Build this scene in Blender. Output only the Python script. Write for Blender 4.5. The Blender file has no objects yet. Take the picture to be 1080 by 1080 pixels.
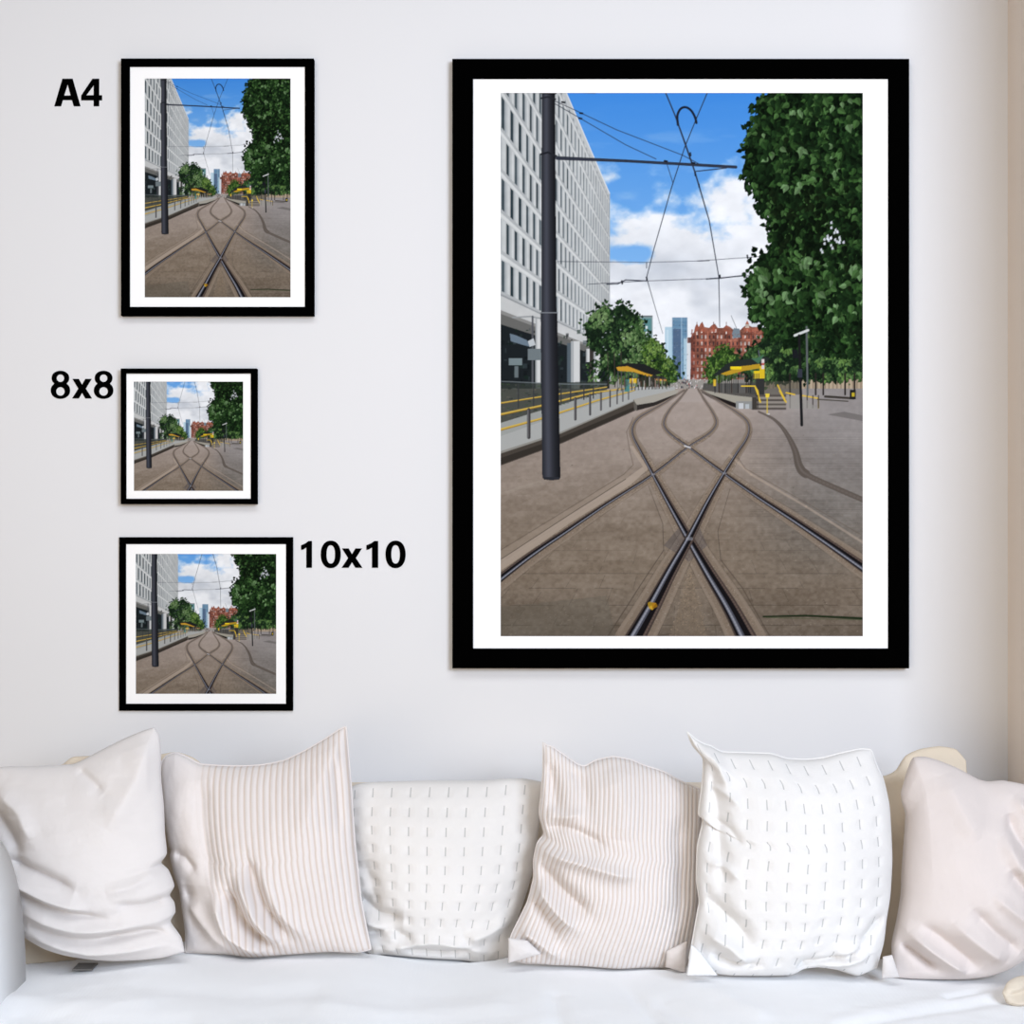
import bpy, bmesh, math, random
import numpy as np

C = bpy.context.scene.collection
SC = bpy.context.scene
# ------------------------------------------------------------------ measures
K = 0.625 / 1080.0            # metres per photo pixel, per metre of distance from the camera
DW = 4.0                      # camera to back wall
CZ = 1.45                     # camera height

def at(px, py, d):
    return ((px - 540) * K * d, d - DW, CZ - (py - 540) * K * d)

def drop(py, d):              # height of a photo row seen at distance d
    return CZ - (py - 540) * K * d

# ------------------------------------------------------------------ materials
def lin(c):
    c = c / 255.0
    return c / 12.92 if c <= 0.04045 else ((c + 0.055) / 1.055) ** 2.4

def new_mat(name, rgb, rough=0.9, spec=0.2, sheen=0.0):
    m = bpy.data.materials.new(name); m.use_nodes = True
    nt = m.node_tree; b = nt.nodes['Principled BSDF']
    b.inputs['Base Color'].default_value = (*rgb, 1)
    b.inputs['Roughness'].default_value = rough
    b.inputs['Specular IOR Level'].default_value = spec
    if sheen:
        b.inputs['Sheen Weight'].default_value = sheen
        b.inputs['Sheen Roughness'].default_value = 0.6
    return m, nt, b

def nd(nt, kind, **kw):
    n = nt.nodes.new(kind)
    for k, v in kw.items(): setattr(n, k, v)
    return n

def fabric(name, rgb, weave=900.0, bump=0.15, blotch=0.03, rib=None, stitch=None, stripe=None, plain=None):
    """woven cloth: fine warp and weft bump, faint colour mottling; rib = number of woven ribs across
    with the recessed yarn in the colour `stripe`; stitch = (columns, rows) of short sewn tufting stitches"""
    m, nt, b = new_mat(name, rgb, 0.95, 0.12, 0.15)
    L = nt.links.new
    uv = nd(nt, 'ShaderNodeUVMap'); uv.uv_map = 'UVMap'
    sep = nd(nt, 'ShaderNodeSeparateXYZ'); L(uv.outputs[0], sep.inputs[0])
    tc = nd(nt, 'ShaderNodeTexCoord')
    def M(op, a, bb=None, c=None):
        n = nd(nt, 'ShaderNodeMath', operation=op)
        for i, v in enumerate((a, bb, c)):
            if v is None: continue
            if isinstance(v, (int, float)): n.inputs[i].default_value = v
            else: L(v, n.inputs[i])
        return n.outputs[0]
    wx = M('SINE', M('MULTIPLY', sep.outputs[0], weave)); wy = M('SINE', M('MULTIPLY', sep.outputs[1], weave))
    h = M('MULTIPLY', M('ADD', wx, wy), 0.25)
    no = nd(nt, 'ShaderNodeTexNoise'); no.inputs['Scale'].default_value = 60; no.inputs['Detail'].default_value = 4
    L(tc.outputs['Object'], no.inputs['Vector'])
    h = M('ADD', h, M('MULTIPLY', no.outputs['Fac'], 0.8))
    big = nd(nt, 'ShaderNodeTexNoise'); big.inputs['Scale'].default_value = 9; big.inputs['Detail'].default_value = 3
    L(tc.outputs['Object'], big.inputs['Vector'])
    mix = nd(nt, 'ShaderNodeMix', data_type='RGBA', blend_type='MIX')
    mix.inputs['A'].default_value = (*rgb, 1)
    mix.inputs['B'].default_value = (*[v * (1 - 3 * blotch) for v in rgb], 1)
    L(big.outputs['Fac'], mix.inputs['Factor'])
    col = mix.outputs['Result']
    if rib:
        s = M('SINE', M('MULTIPLY', sep.outputs[0], rib * 2 * math.pi))
        f = M('POWER', M('MULTIPLY_ADD', s, -0.5, 0.5), 4.0)
        if plain:                      # an unribbed panel along one side
            mr = nd(nt, 'ShaderNodeMapRange'); L(sep.outputs[0], mr.inputs[0]); mr.inputs[1].default_value, mr.inputs[2].default_value = plain; f = M('MULTIPLY', f, mr.outputs[0])
        mx = nd(nt, 'ShaderNodeMix', data_type='RGBA'); L(f, mx.inputs['Factor']); L(col, mx.inputs['A'])
        mx.inputs['B'].default_value = (*stripe, 1); col = mx.outputs['Result']
    if stitch:
        nc, nr = stitch
        cu = M('MULTIPLY', sep.outputs[0], nc); ci = M('FLOOR', cu)
        fu = M('ABSOLUTE', M('SUBTRACT', M('FRACT', cu), 0.5))
        cv = M('MULTIPLY', sep.outputs[1], nr)
        fv = M('ABSOLUTE', M('SUBTRACT', M('FRACT', cv), 0.5))
        f = M('MULTIPLY', M('LESS_THAN', fu, 0.035), M('LESS_THAN', fv, 0.24))
        mx = nd(nt, 'ShaderNodeMix', data_type='RGBA'); L(f, mx.inputs['Factor']); L(col, mx.inputs['A'])
        mx.inputs['B'].default_value = (*stripe, 1); col = mx.outputs['Result']
    L(col, b.inputs['Base Color'])
    bp = nd(nt, 'ShaderNodeBump'); bp.inputs['Strength'].default_value = bump; bp.inputs['Distance'].default_value = 0.002
    L(h, bp.inputs['Height']); L(bp.outputs[0], b.inputs['Normal'])
    return m

# ------------------------------------------------------------------ objects
def link(name, me, mat=None, parent=None):
    o = bpy.data.objects.new(name, me); C.objects.link(o)
    if mat: me.materials.append(mat)
    if parent: o.parent = parent; o.matrix_parent_inverse = parent.matrix_world.inverted()
    return o

def thing(name, label, cat, loc, group=None):
    o = bpy.data.objects.new(name, None); C.objects.link(o); o.location = loc
    o.empty_display_size = 0.05
    o['label'] = label; o['category'] = cat
    if group: o['group'] = group
    bpy.context.view_layer.update()
    return o

def mesh_from(name, verts, faces, smooth=False):
    me = bpy.data.meshes.new(name); me.from_pydata([tuple(map(float, v)) for v in verts], [], [tuple(map(int, f)) for f in faces]); me.update()
    if smooth: me.polygons.foreach_set('use_smooth', [True] * len(me.polygons))
    return me

def bm_mesh(bm, name, smooth=False):
    bmesh.ops.recalc_face_normals(bm, faces=bm.faces)
    me = bpy.data.meshes.new(name); bm.to_mesh(me); bm.free()
    if smooth: me.polygons.foreach_set('use_smooth', [True] * len(me.polygons))
    return me

def box(bm, x0, x1, y0, y1, z0, z1, bevel=0.0, seg=3):
    r = bmesh.ops.create_cube(bm, size=1)
    for v in r['verts']:
        v.co.x = x0 if v.co.x < 0 else x1; v.co.y = y0 if v.co.y < 0 else y1; v.co.z = z0 if v.co.z < 0 else z1
    if bevel:
        es = list({e for v in r['verts'] for e in v.link_edges})
        bmesh.ops.bevel(bm, geom=es, offset=bevel, segments=seg, profile=0.5, affect='EDGES')

def structure(name, me, mat):
    o = link(name, me, mat); o['kind'] = 'structure'; return o

# value noise used for cloth and for the printed picture
def hash2(ix, iy, seed):
    n = (ix.astype(np.int64) * 374761393 + iy.astype(np.int64) * 668265263 + seed * 1274126177) & 0xFFFFFFFF
    n = ((n ^ (n >> 13)) * 1274126177) & 0xFFFFFFFF
    n = n ^ (n >> 16)
    return (n & 0xFFFFFF) / float(0xFFFFFF)

def vnoise(x, y, seed=0):
    x = np.asarray(x, float); y = np.asarray(y, float)
    ix = np.floor(x); iy = np.floor(y); fx = x - ix; fy = y - iy
    fx = fx * fx * (3 - 2 * fx); fy = fy * fy * (3 - 2 * fy)
    a = hash2(ix, iy, seed); b = hash2(ix + 1, iy, seed); c = hash2(ix, iy + 1, seed); d = hash2(ix + 1, iy + 1, seed)
    return (a * (1 - fx) + b * fx) * (1 - fy) + (c * (1 - fx) + d * fx) * fy

def fbm(x, y, seed=0, octs=4):
    s = 0; a = 0.5; t = 0
    for k in range(octs):
        s = s + a * vnoise(x * 2 ** k, y * 2 ** k, seed + k * 17); t += a; a *= 0.5
    return s / t
# ------------------------------------------------------------------ the printed street photograph
# a flat print: painted once into an array, then carried by the colour attribute of each print's mesh
PX0, PX1, PY0, PY1 = 528.0, 910.0, 98.0, 671.0
S = 3
GW, GH = int((PX1 - PX0) * S), int((PY1 - PY0) * S)
IMG = np.zeros((GH, GW, 3))
XX, YY = np.meshgrid(PX0 + (np.arange(GW) + .5) / S, PY0 + (np.arange(GH) + .5) / S)
rng = random.Random(7)

def window(x0, x1, y0, y1):
    i0 = max(0, int((x0 - PX0) * S) - 1); i1 = min(GW, int((x1 - PX0) * S) + 2)
    j0 = max(0, int((y0 - PY0) * S) - 1); j1 = min(GH, int((y1 - PY0) * S) + 2)
    return (slice(j0, j1), slice(i0, i1)) if i1 > i0 and j1 > j0 else None

def put(sl, mask, col, a=1.0):
    col = np.asarray(col, float)
    w = (mask * a)[..., None]
    IMG[sl] = IMG[sl] * (1 - w) + col * w

def poly_mask(pts, sl):
    x = XX[sl]; y = YY[sl]; m = np.zeros(x.shape, bool)
    n = len(pts)
    for k in range(n):
        (x0, y0), (x1, y1) = pts[k], pts[(k + 1) % n]
        if y0 == y1: continue
        c = ((y0 > y) != (y1 > y)) & (x < (x1 - x0) * (y - y0) / (y1 - y0) + x0)
        m ^= c
    return m

def fill(pts, col, a=1.0):
    xs = [p[0] for p in pts]; ys = [p[1] for p in pts]
    sl = window(min(xs), max(xs), min(ys), max(ys))
    if sl: put(sl, poly_mask(pts, sl), col, a)

def rect(x0, y0, x1, y1, col, a=1.0): fill([(x0, y0), (x1, y0), (x1, y1), (x0, y1)], col, a)

def stroke(pts, w, col, a=1.0):
    """polyline with a width per vertex (or one width)"""
    ws = w if isinstance(w, (list, tuple)) else [w] * len(pts)
    for k in range(len(pts) - 1):
        (x0, y0), (x1, y1) = pts[k], pts[k + 1]; r0 = ws[k] / 2; r1 = ws[k + 1] / 2; r = max(r0, r1)
        sl = window(min(x0, x1) - r, max(x0, x1) + r, min(y0, y1) - r, max(y0, y1) + r)
        if not sl: continue
        x = XX[sl]; y = YY[sl]; dx = x1 - x0; dy = y1 - y0; L2 = dx * dx + dy * dy + 1e-9
        t = np.clip(((x - x0) * dx + (y - y0) * dy) / L2, 0, 1)
        dist = np.hypot(x - x0 - t * dx, y - y0 - t * dy)
        m = np.clip((r0 + (r1 - r0) * t - dist) * S + .5, 0, 1)
        put(sl, m, col, a)

def curve(pts, n=10):
    """Catmull-Rom through pts"""
    p = [pts[0]] + list(pts) + [pts[-1]]; out = []
    for i in range(1, len(p) - 2):
        for k in range(n):
            t = k / n
            out.append(tuple(0.5 * (2 * p[i][c] + (p[i + 1][c] - p[i - 1][c]) * t + (2 * p[i - 1][c] - 5 * p[i][c] + 4 * p[i + 1][c] - p[i + 2][c]) * t * t
                       + (3 * p[i][c] - p[i - 1][c] - 3 * p[i + 1][c] + p[i + 2][c]) * t ** 3) for c in range(2)))
    out.append(tuple(pts[-1])); return out

def smooth(a, b, x):
    t = np.clip((x - a) / (b - a), 0, 1); return t * t * (3 - 2 * t)

def inpoly(pts, x, y):
    r = False
    for k in range(len(pts)):
        (x0, y0), (x1, y1) = pts[k], pts[(k + 1) % len(pts)]
        if (y0 > y) != (y1 > y) and x < (x1 - x0) * (y - y0) / (y1 - y0) + x0: r = not r
    return r

def leaf(x, y, L, ang, col, wd=.34):
    ca, sa = math.cos(ang), math.sin(ang)
    prof = [(0, 0), (.08, wd * .6), (.22, wd), (.42, wd * .95), (.62, wd * .68), (.82, wd * .3), (1, 0)]
    up = [(x + L * (u * ca - v * sa), y + L * (u * sa + v * ca)) for u, v in prof]
    dn = [(x + L * (u * ca + v * sa), y + L * (u * sa - v * ca)) for u, v in prof]
    fill(up, col); fill(dn, [c * .8 for c in col])

def foliage(outline, n, size, pal, base, seed, scale=14.0, spread=.6, holes=0):
    """a printed tree crown: dark ground, then leaf marks, lighter where the clumps catch the light"""
    r = random.Random(seed)
    if base is not None: fill(outline, base)
    xs = [p[0] for p in outline]; ys = [p[1] for p in outline]
    if base is not None:             # ragged rim
        for q in range(len(outline)):
            (x0, y0), (x1, y1) = outline[q], outline[(q + 1) % len(outline)]
            for i in range(int(math.hypot(x1 - x0, y1 - y0) / (size * .28)) + 1):
                u = r.random(); g = r.gauss(0, size * .55)
                leaf(x0 + (x1 - x0) * u + g, y0 + (y1 - y0) * u + r.gauss(0, size * .55) - size * .3, size * r.uniform(.5, 1.3), r.uniform(0, 6.28), r.choice(pal[:4]))
    k = 0; tries = 0
    while k < n and tries < n * 6:
        tries += 1
        x = r.uniform(min(xs), max(xs)); y = r.uniform(min(ys), max(ys))
        if not inpoly(outline, x, y): continue
        k += 1
        v = float(fbm(np.array([x / scale]), np.array([y / scale]), seed)[0])
        q = min(.999, max(0, (v - .5) * 2.6 + .42 + r.uniform(-.3, .3)))
        c = pal[int(q * len(pal))]
        j = r.uniform(.85, 1.15)
        leaf(x, y, size * r.uniform(.6, 1.25), math.pi / 2 + r.gauss(0, spread), [min(255, ch * j) for ch in c])

# --- sky and cloud
tt = np.clip((YY - 98) / 250, 0, 1)[..., None]
sky = (1 - tt) * np.array([66., 140., 224.]) + tt * np.array([150., 196., 240.])
n1 = fbm(XX / 48, YY / 34, 3, 6); n2 = fbm(XX / 20, YY / 13, 9, 5); n3 = fbm(XX / 70, YY / 40, 21, 4)
edge = np.interp(XX[0], [528, 645, 690, 720, 750, 775, 800, 910], [214, 208, 202, 214, 200, 182, 166, 120])[None, :]
bias = (YY - edge) / 34.0
hole = np.exp(-(((XX - 662) / 26) ** 2 + ((YY - 268) / 9) ** 2)) * 1.5 + np.exp(-(((XX - 690) / 26) ** 2 + ((YY - 222) / 7) ** 2)) * .5
cl = smooth(-.25, .85, bias * .75 + (n1 - .5) * 3.6 + (n2 - .5) * .9 - hole * 1.15)
wisp = smooth(.5, .8, fbm(XX / 60, YY / 16, 5, 5)) * smooth(98, 190, YY) * .25
cloudcol = np.array([240., 243., 247.]) - (np.clip(n3 - .38, 0, 1) * 150 * smooth(225, 320, YY))[..., None] * np.array([1., .92, .8])
cloudcol = cloudcol + ((n2 - .5) * 26)[..., None]
m = np.clip(cl + wisp, 0, 1)[..., None]
IMG[:] = sky * (1 - m) + cloudcol * m

# --- far towers
rect(673.5, 333, 688.5, 372, (128, 150, 152)); rect(674.5, 336, 687, 350, (92, 138, 140)); rect(673.5, 333, 688.5, 334.5, (90, 96, 100))
for k in range(5): rect(681, 338 + k * 6, 683, 341 + k * 6, (215, 225, 226))
rect(701.5, 345, 709, 400, (176, 204, 220)); rect(703, 348, 705, 400, (196, 218, 230))
rect(709, 335, 725, 408, (104, 140, 168))
for k in range(22):
    rect(709, 337 + k * 3, 725, 338 + k * 3, (92, 124, 152) if k % 3 else (136, 164, 186), .5)
rect(710, 347, 718.5, 408, (80, 100, 128), .85); rect(718.5, 335, 719.5, 408, (150, 180, 204)); rect(721, 357, 725, 408, (170, 198, 214))
rect(724.5, 356, 729, 408, (214, 218, 222)); rect(725, 356, 729.5, 362, (120, 84, 80))
for k in range(60):
    x = rng.uniform(709, 725); y = rng.uniform(338, 405); rect(x, y, x + 1.5, y + 1.2, (lambda g: (g, g + 14, g + 26))(rng.uniform(60, 170)), .35)

# --- red brick and terracotta building
fill([(728, 412), (728.5, 356), (732, 350), (733, 345), (735, 341), (737, 345), (739, 341), (741, 340), (743, 345), (748, 346), (751, 343), (754, 341.5), (757, 346),
      (763, 346), (766, 343), (770, 345), (775, 349), (780, 349), (784, 345), (787, 343), (788, 339.5), (789, 343), (793, 345), (799, 345), (803, 348), (806, 345), (809, 347), (813, 352), (813, 412)], (150, 84, 66))
for k, y in enumerate((352, 358.5, 365, 372, 379, 386, 393, 400)):
    stroke([(729, y), (813, y + (.8 if k < 4 else .2))], .9, (186, 118, 96) if k % 2 else (112, 56, 44), .8)
for i in range(20):
    x = 731 + i * 4.15
    for j in range(9):
        y = 353.8 + j * 6.8
        wv = rng.random()
        rect(x, y, x + 1.6, y + 3.6, (58, 40, 42) if wv < .6 else (206, 192, 186), .85)
    if i % 3 == 0: stroke([(x - 1.2, 348), (x - 1.2, 410)], 1.1, (120, 50, 38), .8)
    if i % 3 == 1: stroke([(x - 1.2, 350), (x - 1.2, 410)], .8, (190, 112, 88), .7)
for x, y in ((751, 348), (754.5, 347.5), (766, 349), (788, 347), (740, 348), (735, 350)):
    rect(x - .8, y, x + .8, y + 3.2, (226, 214, 206))
for x in (735, 740.5, 752.5, 766, 788, 806):
    fill([(x - 2.6, 350), (x, 343.5), (x + 2.6, 350)], (168, 84, 62), .8); stroke([(x, 345), (x, 340)], .7, (120, 60, 48))
rect(786, 342, 790, 346, (214, 190, 176)); fill([(786, 342), (788, 338), (790, 342)], (176, 90, 66))
fill([(772, 352), (774, 346), (780, 347), (781, 356), (773, 357)], (118, 132, 142)); stroke([(771, 333), (777, 347)], .6, (110, 116, 124))
for k in range(500):
    x = rng.uniform(729, 812); y = rng.uniform(347, 411); rect(x, y, x + rng.uniform(.5, 1.6), y + rng.uniform(.5, 1.3), rng.choice([(178, 96, 70), (104, 50, 40), (196, 130, 106), (84, 44, 40)]), .45)
fill([(728, 412), (728.4, 357), (734, 352), (735, 412)], (120, 54, 44), .4)
sl = window(727, 814, 336, 413); g = fbm(XX[sl] / 5, YY[sl] / 4, 61, 4); red = (IMG[sl][..., 0] > IMG[sl][..., 2] + 25)
IMG[sl] = np.where(red[..., None], IMG[sl] * (.5 + .72 * g)[..., None] + np.array([8., 13, 14]), IMG[sl])

# --- far ground strip at the vanishing point
rect(640, 400, 910, 412, (150, 146, 140), 1)
for k in range(120):
    x = rng.uniform(690, 745); y = rng.uniform(398, 409); rect(x, y, x + rng.uniform(.6, 2), y + rng.uniform(.6, 2.4), rng.choice([(226, 226, 228), (90, 80, 84), (150, 70, 66), (60, 62, 70), (196, 190, 184)]), .8)
# stone colonnade wall far right
rect(800, 396, 910, 414, (176, 160, 138))
for k in range(26): rect(802 + k * 4.2, 397, 803.4 + k * 4.2, 413, (120, 104, 88), .6)

# --- white office block in perspective
VX, VY = 733.0, 409.0
outline = [(528, 98), (597, 98), (643, 205), (643, 373), (528, 327)]
sl = window(528, 644, 98, 375)
x = XX[sl]; y = YY[sl]
s = (VY - y) / (VX - x); t = 1 / (VX - x)
inside = (x < 643) & (s > .4) & (s < 2.287)
col = np.zeros(x.shape + (3,)) + np.array([192., 196., 197.])
fade = smooth(.0049, .0105, t)
fl = (s - .478) / .212; fi = np.floor(fl); ff = fl - fi
cu = (t - .00484) / .000237 + .5 * (fi % 2); cf = cu - np.floor(cu)
body = (ff > .10) & (ff < .86) & (fl > 0) & (fl < 8.2)
win = body & (cf > .30 + .16 * fade) & (cf < .62)
reveal = body & (cf >= .62) & (cf < .80)
lite = body & ((cf > .02) & (cf < .12))
wc = (np.array([58., 70., 76.]) * (1 - fade[..., None]) + np.array([150., 157., 160.]) * fade[..., None])
wc = wc + (hash2(np.floor(cu), fi, 4)[..., None] - .5) * 34
col = np.where(reveal[..., None], np.array([166., 172., 176.]), col)
col = np.where(lite[..., None], np.array([212., 215., 216.]), col)
col = np.where(win[..., None], wc, col)
line = (ff > .9) & (fl > -.4)
col = np.where(line[..., None], np.array([212., 215., 215.]), col)
line2 = (ff < .10) & (fl > 0)
col = np.where(line2[..., None], np.array([176., 180., 182.]), col)
band = (s < .478)
col = np.where(band[..., None], np.array([198., 200., 200.]), col)
col = np.where(((s > .474) & (s < .484))[..., None], np.array([150., 154., 156.]), col)
col = col + (fbm(x / 9, y / 9, 31, 3)[..., None] - .5) * 14
col = col * (1 - .06 * smooth(620, 643, x))[..., None]
put(sl, inside, col)
stroke([(597, 97), (643, 205)], 1.0, (226, 228, 228)); stroke([(643, 205), (643, 340)], .8, (170, 174, 176))
# its shaded ground floor: soffit, glazing, columns
fill([(528, 327), (643, 373), (643, 412), (528, 440)], (30, 35, 38))
fill([(528, 327), (640, 371), (640, 378), (528, 342)], (104, 104, 102))
fill([(528, 327), (640, 371), (640, 373), (528, 331)], (138, 138, 136))
for k in range(140):
    x = rng.uniform(529, 640); y = 346 + rng.random() * 66; rect(x, y, x + rng.uniform(1, 5), y + rng.uniform(1, 5), rng.choice([(18, 22, 24), (44, 58, 54), (60, 72, 76), (26, 44, 34)]), .55)
fill([(538, 352), (545, 354), (556, 359), (560, 366), (552, 364), (539, 360)], (132, 152, 170), .75); rect(537, 378, 551, 385, (140, 156, 160), .8); rect(543, 386, 547, 398, (150, 164, 168), .6)
rect(529, 410, 545, 417, (58, 84, 50), .8)
for x0, x1, y0, y1 in ((565, 570.5, 336, 418), (602.5, 611.8, 360, 417), (626.5, 633, 369, 409), (618.5, 622, 368, 382)):
    rect(x0, y0, x1, y1, (206, 208, 208)); rect(x0, y0, x0 + (x1 - x0) * .3, y1, (168, 172, 174))
rect(598.5, 362, 602.5, 414, (84, 96, 104)); rect(622, 368, 626.5, 409, (60, 56, 54))
# lamp bracket and sign by the pole
stroke([(541, 335), (560, 334), (570, 336)], 1.6, (150, 154, 156)); stroke([(562, 334), (562, 420)], 2.0, (84, 86, 92)); rect(557, 368, 572, 380, (112, 122, 126)); fill([(557, 360), (563, 357), (565, 364), (559, 366)], (190, 196, 200))

# --- middle-distance trees, left
DK = [(24, 38, 26), (34, 54, 34), (46, 72, 42), (62, 92, 52), (86, 118, 70), (112, 140, 92)]
foliage([(617, 346), (622, 334), (632, 326), (638, 321), (646, 327), (657, 320), (668, 330), (677, 338), (680, 352), (690, 358), (699, 366), (703, 378), (712, 386), (715, 400), (690, 406), (655, 404), (640, 392), (632, 372), (620, 362)], 1500, 4.2, DK, (26, 40, 28), 11, 10)
for k in range(26):
    x = rng.uniform(634, 700); y = rng.uniform(330, 385); rect(x, y, x + 1.2, y + 1.0, (206, 214, 220), .7)
foliage([(676, 362), (690, 356), (700, 366), (708, 380), (714, 392), (712, 402), (690, 402), (680, 386)], 500, 3, [(40, 62, 30), (58, 88, 38), (84, 116, 50), (112, 142, 70), (120, 150, 80)], None, 12, 8)
for x in (641, 648, 655): stroke([(x, 372), (x + .6, 408)], 1.0, (60, 56, 50))
foliage([(618, 384), (628, 378), (642, 386), (650, 400), (640, 408), (622, 406)], 220, 3, DK, None, 14, 8)

# --- ground: paving in perspective
HY = 405.0
sl = window(528, 910, 410, 671); x = XX[sl]; y = YY[sl]
dep = 2800 / np.maximum(y - HY, 3); lat = (x - 725) / np.maximum(y - HY, 3) * 9.0
near = smooth(412, 600, y)
gcol = (1 - near)[..., None] * np.array([160., 148., 140.]) + near[..., None] * np.array([126., 113., 99.])
gcol = gcol * (1 - .17 * smooth(600, 671, y))[..., None]
rightness = smooth(760, 880, x) * (1 - smooth(540, 640, y))
gcol = gcol * (1 - .10 * rightness)[..., None] + (rightness * 6)[..., None] * np.array([0., 1, 2])
rowi = np.floor(dep); rf = dep - rowi
su = lat / 1.5 + hash2(rowi, rowi * 0, 5) * 3; si = np.floor(su); sf = su - si
tone = (hash2(si, rowi, 8) - .5) * 9 * smooth(425, 520, y)
gcol = gcol + tone[..., None]
gcol = gcol + ((fbm(x / 4, y / 3, 41, 4) - .5) * 30 * (0.4 + .6 * near))[..., None] + ((fbm(x / 60, y / 16, 43, 3) - .5) * 22)[..., None]
jw = np.clip(.10 * (1 + 0 * dep), .02, .2) * 1.0
j1 = (rf < .04) * smooth(500, 600, y) * (fbm(x / 22, y / 5, 47, 3) > .44); j2 = (np.abs(sf) < .016) * smooth(520, 600, y) * (fbm(x / 5, y / 9, 49, 2) > .45)
gcol = gcol * (1 - .2 * np.clip(j1 + j2, 0, 1))[..., None]
bandy = (np.abs(((dep * 3) % 1) - .5) < .12) * smooth(425, 470, y) * (1 - smooth(520, 600, y)) * (x > 790)
gcol = gcol * (1 - .09 * bandy)[..., None]
put(sl, np.ones(x.shape), gcol)
for k in range(260):   # flecks and chips
    xx = rng.uniform(530, 908); yy = rng.uniform(450, 668); rect(xx, yy, xx + rng.uniform(.4, 1.6), yy + rng.uniform(.3, .8), rng.choice([(170, 158, 144), (84, 76, 68), (150, 140, 126)]), .6)
# pale far apron between the platforms
fill([(700, 424), (722, 410), (740, 410), (762, 424)], (172, 162, 156), .6)
fill([(528, 671), (528, 640), (640, 628), (650, 671)], (96, 92, 82), .35)

for k in range(5000):
    yy = 430 + 241 * rng.random() ** .7; xx = rng.uniform(528, 910); v = (yy - 408) / 263
    rect(xx, yy, xx + .4 + rng.random() * 1.6 * v, yy + .35 + .4 * v * rng.random(), rng.choice([(150, 138, 124), (98, 88, 78), (112, 100, 86), (136, 122, 106)]), .4)
# --- left ramp: walkway, kerb face
fill([(528, 446), (560, 436), (640, 412), (672, 408), (712, 408), (712, 412), (670, 423), (592, 456), (528, 477)], (168, 170, 168))
fill([(528, 446), (560, 436), (640, 412), (672, 408), (668, 413), (592, 437), (528, 460)], (146, 150, 146), .6)
fill([(528, 404), (560, 404), (640, 402), (640, 412), (560, 436), (528, 446)], (54, 60, 56), .8)
fill([(528, 477), (592, 456), (668, 423), (670, 432), (594, 466), (528, 490)], (72, 66, 60)); stroke([(528, 477), (592, 456), (668, 423)], [2.4, 1.8, .9], (142, 140, 134))
fill([(528, 483), (592, 461), (669, 429), (670, 433), (594, 467), (528, 491)], (46, 42, 38), .7)
fill([(668, 421), (712, 411), (716, 411), (714, 415), (690, 424), (671, 427)], (164, 160, 150)); fill([(671, 427), (690, 424), (714, 415), (712, 418), (690, 428), (671, 433)], (48, 44, 42)); fill([(668, 421), (672, 427), (672, 433), (669, 432)], (94, 90, 84))
for k in range(160):
    x = rng.uniform(528, 640); y = 404 + rng.random() * (40 - (x - 528) * .28); rect(x, y, x + rng.uniform(1, 4), y + rng.uniform(.8, 2), rng.choice([(34, 40, 36), (60, 78, 52), (84, 90, 88), (44, 50, 50), (96, 92, 84)]), .5)
# railings: yellow handrails and dark posts
YL = (202, 172, 84)
for pts, w in (([(528, 425), (572, 418), (640, 408)], [1.6, 1.3, .9]), ([(528, 437), (572, 427.5), (625, 414), (670, 408)], [2.4, 2, 1.4, 1]), ([(528, 453), (572, 441), (630, 422), (670, 411)], [2.6, 2, 1.4, .9])):
    stroke(pts, w, YL); stroke([(a, b + w[0] * .35) for a, b in pts], [v * .35 for v in w], (150, 116, 34))
for x, y0, y1, w in ((558, 432, 461, 3.6), (607, 420, 442, 2.6), (622.5, 416, 437, 2.2), (634, 414, 432, 1.9), (643.5, 412, 428.5, 1.6), (651, 411, 425.5, 1.4), (657, 410, 423, 1.2), (663, 409, 421, 1.1)):
    stroke([(x, y0), (x, y1)], w, (62, 60, 62)); stroke([(x - w * .25, y0), (x - w * .25, y1)], w * .3, (112, 112, 114))
for x in (547, 563, 592, 602, 616, 626): stroke([(x, 405), (x, 430 - (x - 547) * .13)], 1.3, (58, 60, 62))
stroke([(528, 402), (600, 405), (640, 405)], 1.0, (120, 128, 132), .8)
# left platform shelter
fill([(650, 386), (661, 383), (680, 384), (700, 393), (690, 396), (670, 392), (652, 388)], (34, 36, 36)); fill([(650, 387), (662, 386), (680, 393), (690, 396), (684, 397), (668, 392), (652, 391)], (196, 150, 52))
fill([(688, 395), (700, 397), (704, 400), (690, 400)], (46, 46, 44)); fill([(690, 399), (703, 400), (703, 402), (691, 401)], (210, 150, 70))
for k in range(14): stroke([(652 + k * 3.6, 391 + k * .55), (652 + k * 3.6, 412 - k * .2)], 1.1, rng.choice([(44, 44, 46), (60, 62, 64), (80, 80, 82)]))
rect(659, 400, 664, 413, (78, 132, 130)); rect(664, 399, 672, 404, (214, 178, 56)); rect(672, 398, 690, 408, (62, 52, 46), .6)
for k in range(60):
    x = rng.uniform(652, 706); rect(x, rng.uniform(397, 404), x + 1, rng.uniform(405, 411), rng.choice([(36, 40, 38), (96, 92, 88), (214, 210, 206), (120, 80, 60), (50, 66, 46)]), .6)

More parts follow.
